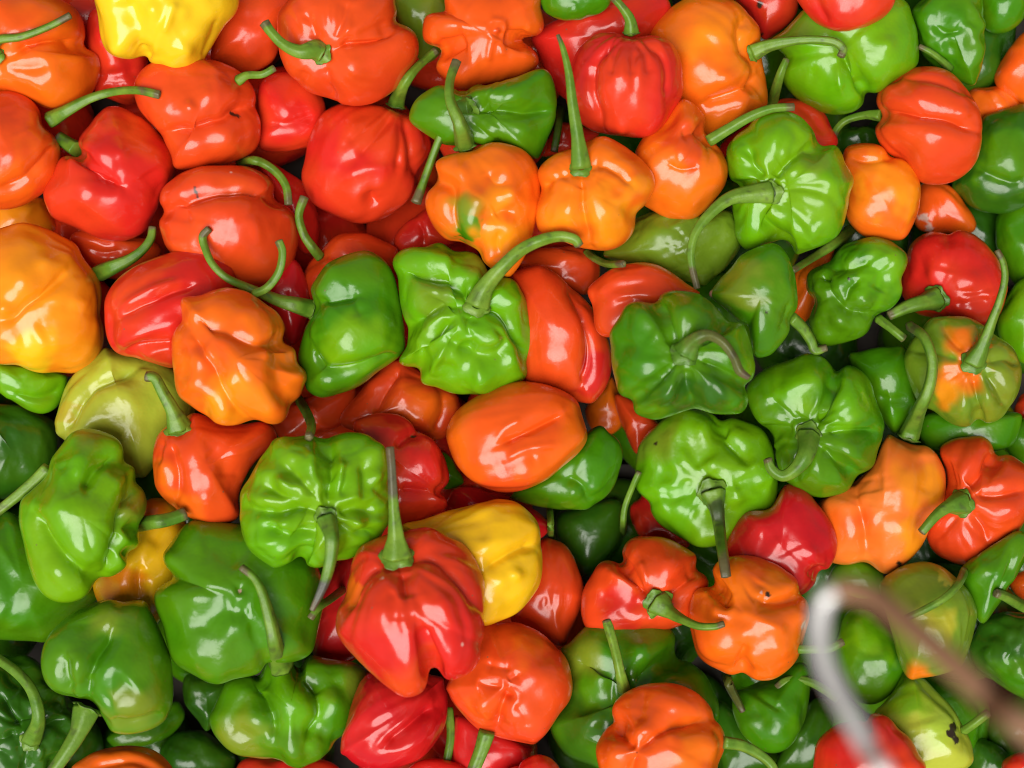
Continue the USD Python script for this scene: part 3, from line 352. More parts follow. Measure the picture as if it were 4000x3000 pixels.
P(2.5, 'G', 'G', 'biggest green pepper with a notched left side, below the wrinkled green one',
  '1000,360 1010,320 1080,230 1200,140 1400,150 1650,150 1820,230 1920,340 1970,440 1990,560 1990,680 1960,830 1920,950 1800,1000 1650,1000 1590,1070 1440,1100 1330,1130 1200,1080 1080,1010 1040,900 1010,780 965,660 960,570 1020,515 1060,495 1065,460 1025,425',
  cr='1360,540 1340,660 1290,740 1240,850/20/.05;1410,690 1470,680 1540,690/16/.04;1230,300 1350,310 1500,420/24/.06', b='1480,560,40,-.05;1480,600,90,.04;1260,590,130,.04;1470,790,90,.04;1230,950,90,.04;1830,640,120,.04;1070,370,70,.05', sp='1480,570,9,P', wr=.5, pole='1480,570', dim=0, lb=.02)
P(3.2, 'G', 'G', 'smooth green pepper with stem pointing down to the bottom edge', '250,1000 280,870 350,780 450,690 570,630 670,610 760,630 850,615 910,630 950,720 1000,830 1040,950 1060,1100 1060,1250 1020,1360 930,1420 800,1450 690,1440 640,1380 560,1290 450,1240 350,1200 280,1120',
  '540,1290 485,1440 405,1570 320,1690', '195,120,98,86', '540,1240 545,1130 590,990 650,890 710,770//.17;440,1220 400,1100 410,950//.13;620,1270 720,1210 820,1120/20/.08;630,1370 800,1390 1030,1320/14/.09;620,860 560,800 540,740/20/.05', '740,1050,140,.06;490,1000,90,.05;700,720,70,.04;850,1250,130,.03', '850,1330,200,W;700,700,160,W', dim=.15, ribs=.4, tone=.2, wr=.3, th=.9)
P(4, 'G', 'G', 'knobbly green pepper with a long stem growing from a drawn out neck',
  '1290,1350 1310,1300 1360,1200 1420,1110 1520,1070 1590,1080 1650,1010 1700,985 1780,1005 1850,1040 1900,970 1950,965 2020,980 2120,1000 2200,1010 2260,1060 2270,1150 2240,1250 2210,1350 2160,1430 2080,1490 2040,1550 1970,1600 1900,1630 1850,1650 1790,1640 1720,1610 1560,1590 1450,1570 1360,1500 1310,1430',
  '1735,1035 1700,910 1668,760 1620,590 1570,490 1488,420', '185,108,92,72,58,54', '1590,1080 1610,1190 1680,1330 1690,1500//.15;1850,1050 1950,1190 1970,1350 1890,1520//.15;1900,1130 2000,1160 2120,1120/18/.08;1420,1440 1560,1480 1650,1500/18/.07;1780,1420 1900,1430 2050,1450/18/.06', '1790,1260,150,.08;2060,1270,120,.08;1550,1370,130,.06;1720,1060,70,.08;2120,1060,90,.05;1450,1180,100,.05;1800,1560,90,.04', '1850,1300,200,L;1500,1480,180,W;2200,1150,140,W', dim=-.1, calyx=0, tone=.1, wr=.5)
P(.8, 'G', 'D', 'dark green pepper showing left of the knobbly green one', '1130,1150 1180,1080 1330,1120 1450,1100 1420,1180 1350,1260 1310,1330 1290,1430 1220,1360 1150,1260', b='1340,1190,60,.04')
P(.8, 'G', 'G', 'green pepper rim showing under the smooth one with downward stem', '850,1440 1020,1370 1060,1260 1110,1280 1130,1340 1060,1440 960,1500 900,1520 750,1540 690,1510 680,1450')
P(1.5, 'G', 'D', 'very wrinkled dark green pepper in the bottom left corner with a stem looping left', '-150,980 50,980 200,1000 280,1100 400,1230 470,1290 480,1420 420,1530 330,1620 250,1720 -100,1720 -200,1400',
  '190,1490 238,1350 205,1200 125,1090 0,995 -60,970', '140,92,78,72,68,66', '130,1400 60,1300 0,1200//.14;250,1480 330,1400 430,1350//.13;180,1540 170,1620 150,1700//.14;110,1450 20,1480 -80,1470//.12', wr=2.4, dim=.18, tone=-.1)
P(2, 'G', 'T', 'orange pepper cut by the bottom edge below the smooth green one', '440,1680 500,1620 600,1560 740,1530 870,1530 970,1560 1040,1620 1080,1700 1050,1850 700,1900 480,1850', cr='540,1670 690,1630 850,1618 1000,1690//.12', wr=.2)
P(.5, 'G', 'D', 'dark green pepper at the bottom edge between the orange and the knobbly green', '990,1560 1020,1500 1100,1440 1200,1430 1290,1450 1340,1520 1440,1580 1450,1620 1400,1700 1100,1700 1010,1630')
P(.8, 'G', 'R', 'red pepper rim at the bottom edge under the knobbly green one', '1460,1680 1500,1610 1600,1590 1720,1610 1850,1650 1960,1610 2060,1640 2110,1720 1800,1850 1500,1800')
# bottom middle
P(5, 'H', 'R', 'biggest red pepper in front, upright stem with brown dried tip and cleft bottom',
  '20,800 30,700 70,600 90,500 130,350 180,280 280,235 350,215 420,215 480,200 590,190 700,230 800,270 870,340 920,440 945,560 935,750 925,850 905,900 905,980 850,1060 780,1100 720,1120 670,1100 625,1050 605,1090 570,1180 500,1220 420,1215 330,1150 230,1060 130,960 60,880',
  '395,355 390,230 380,100 372,-20 364,-180 352,-320', '230,120,82,70,60,62', '640,1090 610,1000 575,890 545,780//.2;435,420 440,500 455,620//.1;490,340 620,345 730,440 830,560 920,720//.11;290,390 210,450 140,560 110,700//.09;350,560 400,640 400,760/14/.04;640,600 690,700 760,800/14/-.03', '320,680,150,.03;700,650,130,.04;720,1000,110,.03;400,1050,140,.02;600,260,110,.04', '70,560,90,T;300,490,8,P;785,885,8,P;480,1150,200,V', ribs=.8, dim=.15, tone=.35, m2='dry', th=.95, wr=0.1, lb=0.015)
P(3.5, 'H', 'M', 'golden yellow pepper behind the biggest red one', '440,210 550,130 700,80 850,40 950,10 1060,0 1150,20 1220,80 1270,150 1285,230 1275,320 1290,420 1280,520 1230,600 1150,680 1050,740 930,785 850,700 800,560 700,400 550,280',
  cr='1285,275 1180,312 1050,365 930,440//.13;1280,330 1170,345 1050,395/9/-.03;600,210 800,180 1000,170/24/.04', b='1030,500,90,.05;1130,460,50,.05;1000,640,70,.04;930,300,70,.04;1000,280,80,.03', wr=.5, pole='480,230', hull=1)
P(2, 'H', 'V', 'red pepper with pale streaky sheen, right of the golden yellow one', '1280,240 1380,245 1460,310 1500,420 1540,550 1530,640 1480,740 1450,830 1400,910 1340,860 1250,790 1100,750 1150,600 1200,400', cr='1380,520 1360,640 1330,740/8/.04;1440,560 1430,680 1390,780/8/.04;1310,600 1290,680/8/.04', ribs=.8, pole='1380,230', wr=.5)
P(4, 'H', 'V', 'round vermilion pepper with a puckered base and stem hanging down', '710,1130 800,1100 870,1040 910,950 920,800 1000,780 1120,765 1220,790 1310,840 1370,910 1430,1000 1460,1120 1450,1230 1390,1330 1330,1410 1270,1500 1180,1505 1080,1480 1005,1440 960,1450 880,1400 820,1340 750,1270 710,1200',
  '955,1430 915,1555 865,1680', '120,100,90', '1005,1440 1025,1330 1060,1230 1085,1160//.16;900,1130 970,1150 1050,1160/12/.08;950,1020 1040,1040 1100,1050/14/.07;1130,1260 1180,1340 1200,1420/14/.06;1080,1120 1150,1080/14/.05', '1250,1090,110,.05;940,1270,80,.06;1020,1020,70,.05;1170,1340,90,.05;920,1130,60,.04;1090,1210,30,-.06', '950,1300,110,T;1200,850,160,T', calyx=0, hid=1, rise=-10, wr=.6, pole='1000,1440', dim=.1, hull=1)
P(2.5, 'H', 'C', 'deep crimson pepper with a long groove, under the biggest red one', '60,1530 100,1480 160,1380 200,1250 220,1130 200,1080 300,1100 420,1215 560,1190 640,1090 690,1150 705,1250 695,1380 650,1480 560,1580 450,1640 300,1680 150,1640 80,1580',
  cr='320,1530 440,1430 550,1340 650,1280//.15;290,1550 290,1500 400,1400 500,1310/8/-.04;210,1400 350,1310 520,1220/9/-.04;330,1560 480,1510 600,1420/9/-.04', wr=.15, pole='640,1120', hull=1)
P(1, 'H', 'C', 'dark crimson pepper at the bottom edge under the round vermilion one', '740,1550 740,1370 790,1330 850,1380 960,1460 1080,1490 1200,1510 1240,1560 1230,1640 1150,1720 800,1720', '718,1290 730,1450 712,1580 688,1680', '60,60,60,60', ribs=.6, calyx=0, tone=-.2)
P(1.2, 'H', 'R', 'small red pepper top at the bottom edge next to the big dark green one', '1150,1650 1210,1600 1280,1585 1350,1610 1400,1680 1300,1800 1150,1780')
P(2.6, 'H', 'G', 'big dark green pepper with a thin pale stem, partly under an orange one',
  '1400,930 1460,890 1550,820 1650,750 1750,720 1880,715 1980,720 2060,770 2110,830 2120,920 2150,970 2214,1000 2304,1090 2364,1200 2384,1280 2350,1400 2000,1600 1750,1700 1600,1660 1450,1600 1370,1500 1340,1400 1380,1330 1450,1220 1460,1100 1420,1000',
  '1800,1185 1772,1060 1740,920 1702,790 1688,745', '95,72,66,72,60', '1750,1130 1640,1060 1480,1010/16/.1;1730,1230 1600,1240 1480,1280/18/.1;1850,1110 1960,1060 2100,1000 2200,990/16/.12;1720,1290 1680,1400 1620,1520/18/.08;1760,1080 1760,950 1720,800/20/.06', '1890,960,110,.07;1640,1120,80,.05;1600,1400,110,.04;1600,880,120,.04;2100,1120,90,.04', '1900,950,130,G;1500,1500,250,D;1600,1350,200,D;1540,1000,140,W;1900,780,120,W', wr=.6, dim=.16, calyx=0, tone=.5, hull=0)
P(4, 'H', 'T', 'orange pepper at the bottom edge with three lobes meeting in a pit', '1620,1540 1640,1470 1700,1400 1735,1370 1735,1310 1760,1250 1830,1190 1930,1150 2050,1145 2154,1160 2254,1210 2334,1290 2364,1350 2404,1410 2424,1490 2414,1560 2384,1640 2340,1760 2000,1850 1700,1750 1640,1650',
  '2410,1500 2530,1520 2635,1575 2700,1630 2735,1690', '92,84,72,66,62', '1725,1385 1790,1460 1870,1550//.19;2370,1355 2250,1365 2100,1405 1970,1470 1880,1550//.16;1870,1560 1840,1660 1830,1740//.14;1930,1180 1900,1300 1880,1380/14/.04', '1940,1440,80,.06;2080,1440,60,.05;1760,1570,90,.06;2340,1530,80,.04;2080,1270,130,.04;2150,1600,120,.04', '2300,1500,200,O;1875,1560,8,X', calyx=0, hid=1, wr=.4, rise=-30)
P(2.3, 'H', 'V', 'heart shaped vermilion pepper with a sharp V fold and stem pointing right', '1530,650 1540,560 1590,480 1650,400 1720,375 1780,382 1775,330 1820,260 1900,235 2030,240 2130,270 2210,310 2250,350 2250,430 2300,470 2320,540 2270,640 2210,740 2100,800 1900,830 1750,840 1640,830 1570,790 1540,720',
  '2005,640 2080,700 2160,745 2254,783 2354,786 2415,768', '200,95,66,56,52,48', '1780,380 1830,460 1900,550 1950,600//.18;1700,440 1800,500 1890,560/8/-.05;1890,380 1920,470 1930,550/8/-.05;2240,430 2160,540 2080,620//.12;1620,600 1780,610 1930,650/16/.08', '2060,420,90,.06;2060,530,60,.04;1690,440,80,.04;1880,300,80,.04', '1800,650,150,R', wr=.4, dim=.12, tone=0, rise=50, hull=0)
# bottom right
P(4, 'I', 'O', 'wrinkled orange pepper with a small pit and brown flake, beside the wire handle',
  '285,440 330,380 420,350 550,345 650,380 740,430 810,490 830,570 880,630 895,720 880,800 850,900 810,990 740,1060 650,1110 560,1115 480,1080 400,1090 300,1040 200,960 160,870 140,760 135,680 155,590 200,540 290,520',
  '820,925 910,925 1010,922 1095,878', '62,58,55,52', '285,520 330,560 375,630//.14;835,585 740,625 640,640 560,610//.13;430,690 540,720 650,780 720,830/14/-.05;480,1090 470,980 500,880//.1;200,560 230,680 200,800/18/.06;600,500 560,560 500,600/16/.06', '370,645,36,-.14;330,690,70,.06;640,790,110,.05;480,820,80,.05;690,910,80,.05;510,950,70,.04;780,560,80,.05;580,580,80,.05;450,430,100,.04;830,720,70,.04;330,900,110,.04', '635,590,16,X;628,575,10,X;850,780,26,P;850,795,16,P;590,575,10,P;300,800,220,T;500,380,160,T', wr=.65, calyx=0, hid=1, rise=20, pole='400,1060')
P(2.5, 'I', 'G', 'dark glossy green pepper below the wrinkled orange one, brown stem on its left', '420,1180 480,1150 600,1120 700,1090 800,1010 870,1020 890,1080 890,1200 870,1320 830,1440 760,1530 680,1570 600,1560 520,1510 450,1420 410,1300',
  '370,1060 395,1150 440,1240 478,1310', '66,66,56,44', '520,1150 600,1230 720,1310/12/.1;540,1170 560,1280 600,1350/12/.06', '690,1260,90,.05;680,1420,80,.05;540,1370,60,.04', wr=.5, calyx=0, tone=-.5, m2='brown')
P(3, 'I', 'G', 'green pepper framed by the bent wire handle', '1060,900 1090,750 1130,690 1220,670 1320,720 1400,800 1450,890 1470,1000 1450,1100 1380,1220 1280,1270 1180,1250 1100,1180 1060,1050',
  '1060,1230 985,1178 900,1132 815,1110 740,1125 690,1165', '66,62,58,56,60,66', '1250,700 1300,850 1290,1000/24/.05', '1360,970,70,.04;1380,1060,50,.04;1180,760,60,.03', '1280,850,160,L', wr=.6, calyx=0, hid=1)
P(1.5, 'I', 'G', 'small green pepper end behind the top of the wire handle', '1030,440 1080,390 1160,370 1250,400 1330,450 1350,520 1320,590 1200,600 1080,560 1000,520', b='1280,500,50,.05')
P(1.8, 'I', 'W', 'olive green pepper with yellowish patches behind the brown wire leg', '1340,500 1400,450 1500,400 1600,390 1700,420 1780,480 1850,550 1900,640 1920,740 1890,850 1850,970 1800,1050 1650,1080 1580,1090 1480,1060 1460,960 1450,850 1380,700 1330,600', sp='1650,760,130,K;1740,480,60,K;1560,1090,90,O', cr='1500,480 1600,620 1620,800/26/.05', wr=.3)
P(2, 'I', 'G', 'green pepper with thin stem curving down left, near the right edge', '1830,430 1900,390 2000,330 2080,250 2130,270 2190,200 2250,300 2180,420 2130,520 2050,590 2020,680 1950,770 1920,700 1900,600 1840,540', '1845,440 1800,530 1720,610 1600,680 1480,735', '64,56,52,50,46', '2140,280 2130,420 2050,560//.13', '1880,510,60,.05;1970,430,60,.04', wr=.5, calyx=0)
P(.5, 'I', 'T', 'orange bit of a pepper at the right edge above the crinkly dark green one', '2130,530 2180,450 2300,420 2320,620 2200,610')
P(1, 'I', 'D', 'crinkly dark green pepper at the right edge beyond the brown wire leg', '1880,900 1950,780 2050,710 2180,700 2300,750 2320,1200 2212,1220 2100,1150 2000,1100 1900,1020', '2280,700 2180,650 2090,600 2035,580', '84,78,70,64', wr=2.2, calyx=0, sp='2150,1130,160,G')
P(2, 'I', 'Z', 'pale lime green pepper with a black scar near the bottom edge', '1290,1330 1350,1250 1440,1150 1500,1080 1560,1090 1650,1170 1700,1250 1780,1340 1840,1410 1870,1480 1895,1560 1890,1630 1800,1680 1600,1700 1400,1650 1300,1500',
  '1835,1430 1900,1385 1990,1315', '64,62,60', '1520,1130 1560,1260 1600,1400/26/.05', '1640,1400,80,.03', '1782,1410,31,X;1768,1450,34,X;1790,1480,25,X;1450,1250,170,L', wr=.3, calyx=0)
P(3, 'I', 'R', 'red pepper at the bottom edge under the shiny end of the wire handle', '915,1600 930,1500 1000,1420 1100,1370 1235,1372 1260,1330 1320,1325 1380,1360 1430,1420 1510,1480 1560,1570 1600,1680 1400,1850 1000,1850 920,1720', cr='1240,1370 1270,1450 1260,1560//.1', wr=.25)
P(.6, 'I', 'D', 'dark green pepper in the gap left of the red one under the handle', '700,1590 760,1530 850,1440 900,1250 1000,1270 1030,1380 930,1480 920,1640 700,1700')
P(.5, 'I', 'D', 'dark green pepper at the bottom edge beyond the scarred lime one', '1880,1500 1950,1480 2100,1560 2100,1700 1900,1750 1890,1600')
P(1.5, 'I', 'R', 'red pepper top in the bottom right corner', '2080,1640 2120,1590 2200,1565 2280,1590 2280,1760 2100,1760')
P(1, 'I', 'D', 'dark green pepper squeezed between the pitted orange one and the glossy green', '310,1280 380,1270 420,1400 500,1500 620,1590 680,1680 400,1760 330,1640 360,1540 380,1480 330,1380', wr=.5)
P(.5, 'B', 'R', 'dark red pepper in the gap above the amber orange one', '1290,940 1390,770 1450,760 1560,790 1650,830 1560,880 1480,920 1330,960', '1405,670 1388,800 1365,935', '60,55,55', calyx=0, tone=-.3)
P(.6, 'H', 'C', 'dark crimson pepper in shade left of the biggest red one', '-120,950 -80,760 -50,550 30,400 120,330 200,500 200,900 100,1000 0,1010', '60,560 -20,620 -90,670 -140,735', '58,55,52,50', calyx=0)
P(1, 'D', 'C', 'dark crimson pepper in the gap between the lumpy orange and bulging green ones', '1640,250 1760,80 1840,90 1880,200 1910,300 1880,450 1830,580 1760,560 1740,400')
# ---------------------------------------------------------------- resting heights: every pepper is laid on those below it
CELL = 8.0; X0, Y0 = -700.0, -700.0
GX, GY = np.meshgrid(np.arange(X0, IMW + 700, CELL), np.arange(Y0, IMH + 700, CELL))
TOP = np.zeros(GX.shape); OWN = np.full(GX.shape, -1)
def patch(c, rad):
    i0, i1 = int((c[0] - rad - X0) / CELL), int((c[0] + rad - X0) / CELL) + 2; j0, j1 = int((c[1] - rad - Y0) / CELL), int((c[1] + rad - Y0) / CELL) + 2
    return slice(max(j0, 0), max(j1, 0)), slice(max(i0, 0), max(i1, 0))
def rest(c, R, H, give=0.5, who=-1):
    """height at which a body of outline R(angle) and half height H rests on what lies below; then the pile's top is raised by it"""
    s = patch(c, R.max()); dx, dy = GX[s] - c[0], GY[s] - c[1]
    q = np.hypot(dx, dy) / R[(np.arctan2(dy, dx) / (2 * np.pi) * len(R)).astype(int) % len(R)]
    m = q < 1
    h = H * np.clip(1 - q * q, 0, 1) ** 0.46 * 1.03
    z = np.percentile((TOP[s] + h * (1 - give))[m], 92)
    up = m & (z + h > TOP[s]); TOP[s] = np.where(up, z + h, TOP[s]); OWN[s] = np.where(up, who, OWN[s])
    return z

for d in PEP:
    a, c = area_centroid(catmull(d['out'])); d['c'] = c
    r = polar_outline(d['out'] - c); d['Rpx'] = r; d['Rm'] = math.sqrt(a / np.pi)
    lo = (r + np.roll(r, 360))[:360].min() / 2
    d['H'] = d['th'] * math.sqrt(d['Rm'] * min(lo, d['Rm']))
rnd = random.Random(7)
FILL = []
for gy in range(-2, 11):                                     # the hidden bottom of the pile
    for gx in range(-2, 13):
        c = (gx * 235 + rnd.uniform(-40, 40) - 120 + (gy % 2) * 110, gy * 215 + rnd.uniform(-40, 40) - 130)
        if -520 < c[0] < IMW + 520 and -520 < c[1] < IMH + 520:
            k, s = rnd.choice((1, 5, 5, 0) if c[0] < 1280 and not (c[0] < 700 and c[1] > 850) else (4, 4, 4, 2)), rnd.uniform(0.9, 1.1)
            z = rest(c, np.full(72, 128.0 * s), 100 * s, 0.75, 1000 + len(FILL))
            FILL.append((c, z, k, s, rnd.uniform(0, 360), 0))
for d in sorted(PEP, key=lambda d: d['lv']):
    d['z'] = rest(d['c'], d['Rpx'], d['H'], 0.62, d['i'])
TOPV = TOP.copy()
for d in PEP: d['z'] -= 80.0 * max(2.0 - d['lv'], 0)
ids, cnt = np.unique(OWN[(GX > -30) & (GX < IMW + 30) & (GY > -30) & (GY < IMH + 30)], return_counts=True); seen = set(ids[cnt >= 2])
SINK = 110.0
outside = lambda p: max(-p[0], p[0] - IMW, -p[1], p[1] - IMH)
FILL = [(q[0], q[1] - (SINK if outside(q[0]) < 20 else 0)) + q[2:5] + (int(outside(q[0]) > 120),) for k, q in enumerate(FILL) if 1000 + k in seen or outside(q[0]) > 120]; print('fill kept', len(FILL))
ZCAP = float(np.median([d['z'] for d in PEP if d['lv'] >= 3])) - 90
for gy in range(-1, 13):                                     # peppers beyond the frame on every side
    for gx in range(-1, 15):
        c = (gx * 215 + rnd.uniform(-40, 40) - 260, gy * 205 + rnd.uniform(-40, 40) - 320)
        k, s = rnd.randrange(6), rnd.uniform(0.9, 1.15)
        out = max(-c[0], c[0] - IMW, -c[1], c[1] - IMH)
        if 165 < out < 560:
            z = min(rest(c, np.full(72, 128.0 * s), 100 * s, 0.6), ZCAP)
            FILL.append((c, z, k, s, rnd.uniform(0, 360), 1))
ZREF = float(np.median([d['z'] for d in PEP if d['lv'] >= 3]))
print('z range', min(d['z'] for d in PEP) - ZREF, max(d['z'] for d in PEP) - ZREF, 'floor', -ZREF)
CAM = np.array([0, 0, HC])
def world(px, z):
    """frame px at height z (above the focus height) -> units"""
    px = np.atleast_2d(px); z = np.broadcast_to(np.asarray(z, float), len(px)); s = (HC - z) / HC
    return np.stack([(px[:, 0] - IMW / 2) * s, -(px[:, 1] - IMH / 2) * s, z], 1)
def frame_of(p):
    w = CAM - p; w = w / np.linalg.norm(w); u = np.cross([0, 1, 0], w); u /= np.linalg.norm(u)
    return np.stack([u, np.cross(w, u), w], 1)
def to_local(px, p, R):
    px = np.atleast_2d(px); dirs = np.stack([px[:, 0] - IMW / 2, -(px[:, 1] - IMH / 2), np.full(len(px), -HC)], 1)
    w = R[:, 2]; t = ((p - CAM) @ w) / (dirs @ w)
    return (CAM + dirs * t[:, None] - p) @ R[:, :2]

# ---------------------------------------------------------------- bodies, stems, calyxes
def pigment(key, n, seed, extra=()):
    a, b, k = PIG[key]; m = np.clip(0.5 + fbm(n * 1.0 + 3, 3, seed) * 1.5, 0, 1)[:, None] * k
    return np.array(a) * (1 - m) + np.array(b) * m
def shape(sph, R, H, seed, pole=(0, 0, -1), lb=.03, wr=.25, ribs=0., dim=0.):
    n, f = sph
    al = (np.arctan2(n[:, 1], n[:, 0]) / (2 * np.pi) * len(R)) % len(R); i0 = al.astype(int) % len(R); fr = (al - al.astype(int))
    Ra = R[i0] * (1 - fr) + R[(i0 + 1) % len(R)] * fr
    F = np.fft.rfft(R); F[3:] = 0; R0 = np.fft.irfft(F, len(R)); R0a = R0[i0] * (1 - fr) + R0[(i0 + 1) % len(R)] * fr
    q = np.hypot(n[:, 0], n[:, 1]); rel = np.clip((Ra - R0a) / R0a, -.5, .5)
    Rc = R0.mean(); rr = (Rc + (R0a - Rc) * q + R0a * rel * q ** np.where(rel > 0, 2.2, 1.25)) * q
    nz = np.sign(n[:, 2]) * np.abs(n[:, 2]) ** 0.9
    v = np.stack([n[:, 0] / np.maximum(q, 1e-9) * rr, n[:, 1] / np.maximum(q, 1e-9) * rr, H * nz * (1 + 0.7 * rel * q ** 1.5)], 1)
    N = vnormals(v, f); Rm = R.mean(); A = np.asarray(pole, float)
    t = n @ A; e = n - t[:, None] * A; sp = np.linalg.norm(e, axis=1); e /= np.maximum(sp, 1e-6)[:, None]
    pol = np.arccos(np.clip(t, -1, 1))
    b1 = np.cross(A, [0.31, 0.77, 0.55]); b1 /= np.linalg.norm(b1); b2 = np.cross(A, b1); phi = np.arctan2(e @ b2, e @ b1)
    g = np.random.default_rng(seed); D = np.zeros(len(n))
    ph = phi + 0.35 * fbm(n * 1.3, 2, seed + 5)
    for k, am in ((3, .9), (4, .8), (5, .5), (7, .3)):
        D += lb * am * g.uniform(.5, 1) * np.cos(k * ph + g.uniform(0, 6.28)) * np.minimum(sp * 1.3, 1)
    if ribs:
        rb = sum(g.uniform(.4, 1) * np.cos(k * ph + g.uniform(0, 6.28)) for k in (11, 14, 17, 23)) / 2
        D += 0.017 * ribs * rb * np.exp(-((pol - 0.85) / 0.65) ** 2)
    D -= dim * np.exp(-(pol / 0.33) ** 2) + 0.05 * np.exp(-((np.pi - pol) / 0.3) ** 2)
    D += 0.040 * fbm(n * 1.2 + 9, 2, seed + 1) + wr * (0.040 * fbm(n * 2.2, 2, seed + 2) + 0.008 * fbm(n * 5.0, 2, seed + 3))
    if wr > 0.7: D -= 0.022 * min(wr, 2) * np.exp(-(np.abs(fbm(n * 2.4, 2, seed + 8)) / 0.16) ** 1.5)
    D += 0.009 * fbm(np.stack([e[:, 0] * 5, e[:, 1] * 5, pol * 1.6 + e[:, 2] * 5], 1), 2, seed + 4) * np.minimum(sp * 1.5, 1)
    return v, f, n, N, D * Rm, Rm
from scipy import sparse
SMOOTH = {}
for k, (sv, sf) in SPH.items():
    e = np.vstack([sf[:, [0, 1]], sf[:, [1, 2]], sf[:, [2, 0]]]); A = sparse.coo_matrix((np.ones(len(e)), (e[:, 0], e[:, 1])), shape=(len(sv),) * 2).tocsr()
    SMOOTH[k] = sparse.diags(1.0 / np.asarray(A.sum(1)).ravel()) @ A
def stem_colors(t, n, seed, d):
    g = np.random.default_rng(seed); a = np.array((0.062, 0.165, 0.008)); b = np.array((0.180, 0.300, 0.028))
    k = np.clip(0.45 + 0.6 * d['tone'] + 0.35 * fbm(n * 2.5, 2, seed), 0, 1)[:, None]
    c = a * (1 - k) + b * k; brown = np.array((0.115, 0.085, 0.040)); dark = np.array((0.045, 0.036, 0.026))
    nz = 0.10 * fbm(n * 3.0, 3, seed + 1)
    if d['m2'] == 'brown': k = smooth((t + nz - 0.12) / 0.2)[:, None] * 0.75; c = c * (1 - k) + np.array((0.10, 0.080, 0.025)) * k
    if d['m2'] == 'dry': k = smooth((t + nz - 0.52) / 0.1)[:, None] * 0.9; c = c * (1 - k) + np.array((0.10, 0.080, 0.055)) * k
    if d['m2'] == 'dark': k = smooth((t + nz - 0.74) / 0.06)[:, None] * 0.9; c = c * (1 - k) + np.array((0.070, 0.060, 0.060)) * k
    if d['m2'] == 'band': k = (smooth((t + nz - 0.2) / 0.06) * smooth((0.62 - t - nz) / 0.06))[:, None] * 0.8; c = c * (1 - k) + np.array((0.035, 0.045, 0.018)) * k
    k = (smooth((t + nz - 0.86) / 0.08) * 0.9 * d['tip'])[:, None]; c = c * (1 - k) + brown * k
    k = (smooth((fbm(n * 5 + 7, 2, seed + 2) - 0.62) / 0.12) * 0.45)[:, None]
    return c * (1 - k) + dark * k
def tube(P3, rad, sides=14, flute=0.06, seed=0):
    """a tube swept along points, closed by a small recessed cut at its end; returns vertices, faces and position along it"""
    n = len(P3); T = np.gradient(P3, axis=0); T /= np.maximum(np.linalg.norm(T, axis=1, keepdims=True), 1e-9)
    a = np.cross(T[0], [0.3, 0.2, 0.93]); a /= np.linalg.norm(a); V, tt, g = [], [], np.random.default_rng(seed)
    th = np.arange(sides) / sides * 2 * np.pi; fl = 1 + flute * np.cos(5 * th + g.uniform(0, 6)) + flute * .5 * np.cos(3 * th + 1)
    for i in range(n):
        a = a - T[i] * (a @ T[i]); a /= np.linalg.norm(a); b = np.cross(T[i], a)
        V.append(P3[i] + rad[i] * fl[:, None] * (np.cos(th)[:, None] * a + np.sin(th)[:, None] * b)); tt += [i / (n - 1)] * sides
    V.append(P3[-1] + rad[-1] * 0.55 * (np.cos(th)[:, None] * a + np.sin(th)[:, None] * b) + T[-1] * rad[-1] * 0.18); tt += [1.0] * sides
    V = np.vstack(V + [P3[-1] - T[-1] * rad[-1] * 0.1, P3[0]]); tt = np.array(tt + [1.0, 0.0]); F = []
    for i in range(n):
        for j in range(sides):
            p, q = i * sides + j, i * sides + (j + 1) % sides
            F += [(p, q, q + sides), (p, q + sides, p + sides)]
    e = n * sides
    for j in range(sides): F += [(e + j, e + (j + 1) % sides, len(V) - 2), ((j + 1) % sides, j, len(V) - 1)]
    return V, np.array(F), tt
def top_at(px):
    i = np.clip(((px[:, 0] - X0) / CELL).round().astype(int), 0, GX.shape[1] - 1); j = np.clip(((px[:, 1] - Y0) / CELL).round().astype(int), 0, GX.shape[0] - 1)
    return TOPV[j, i] - ZREF, OWN[j, i]

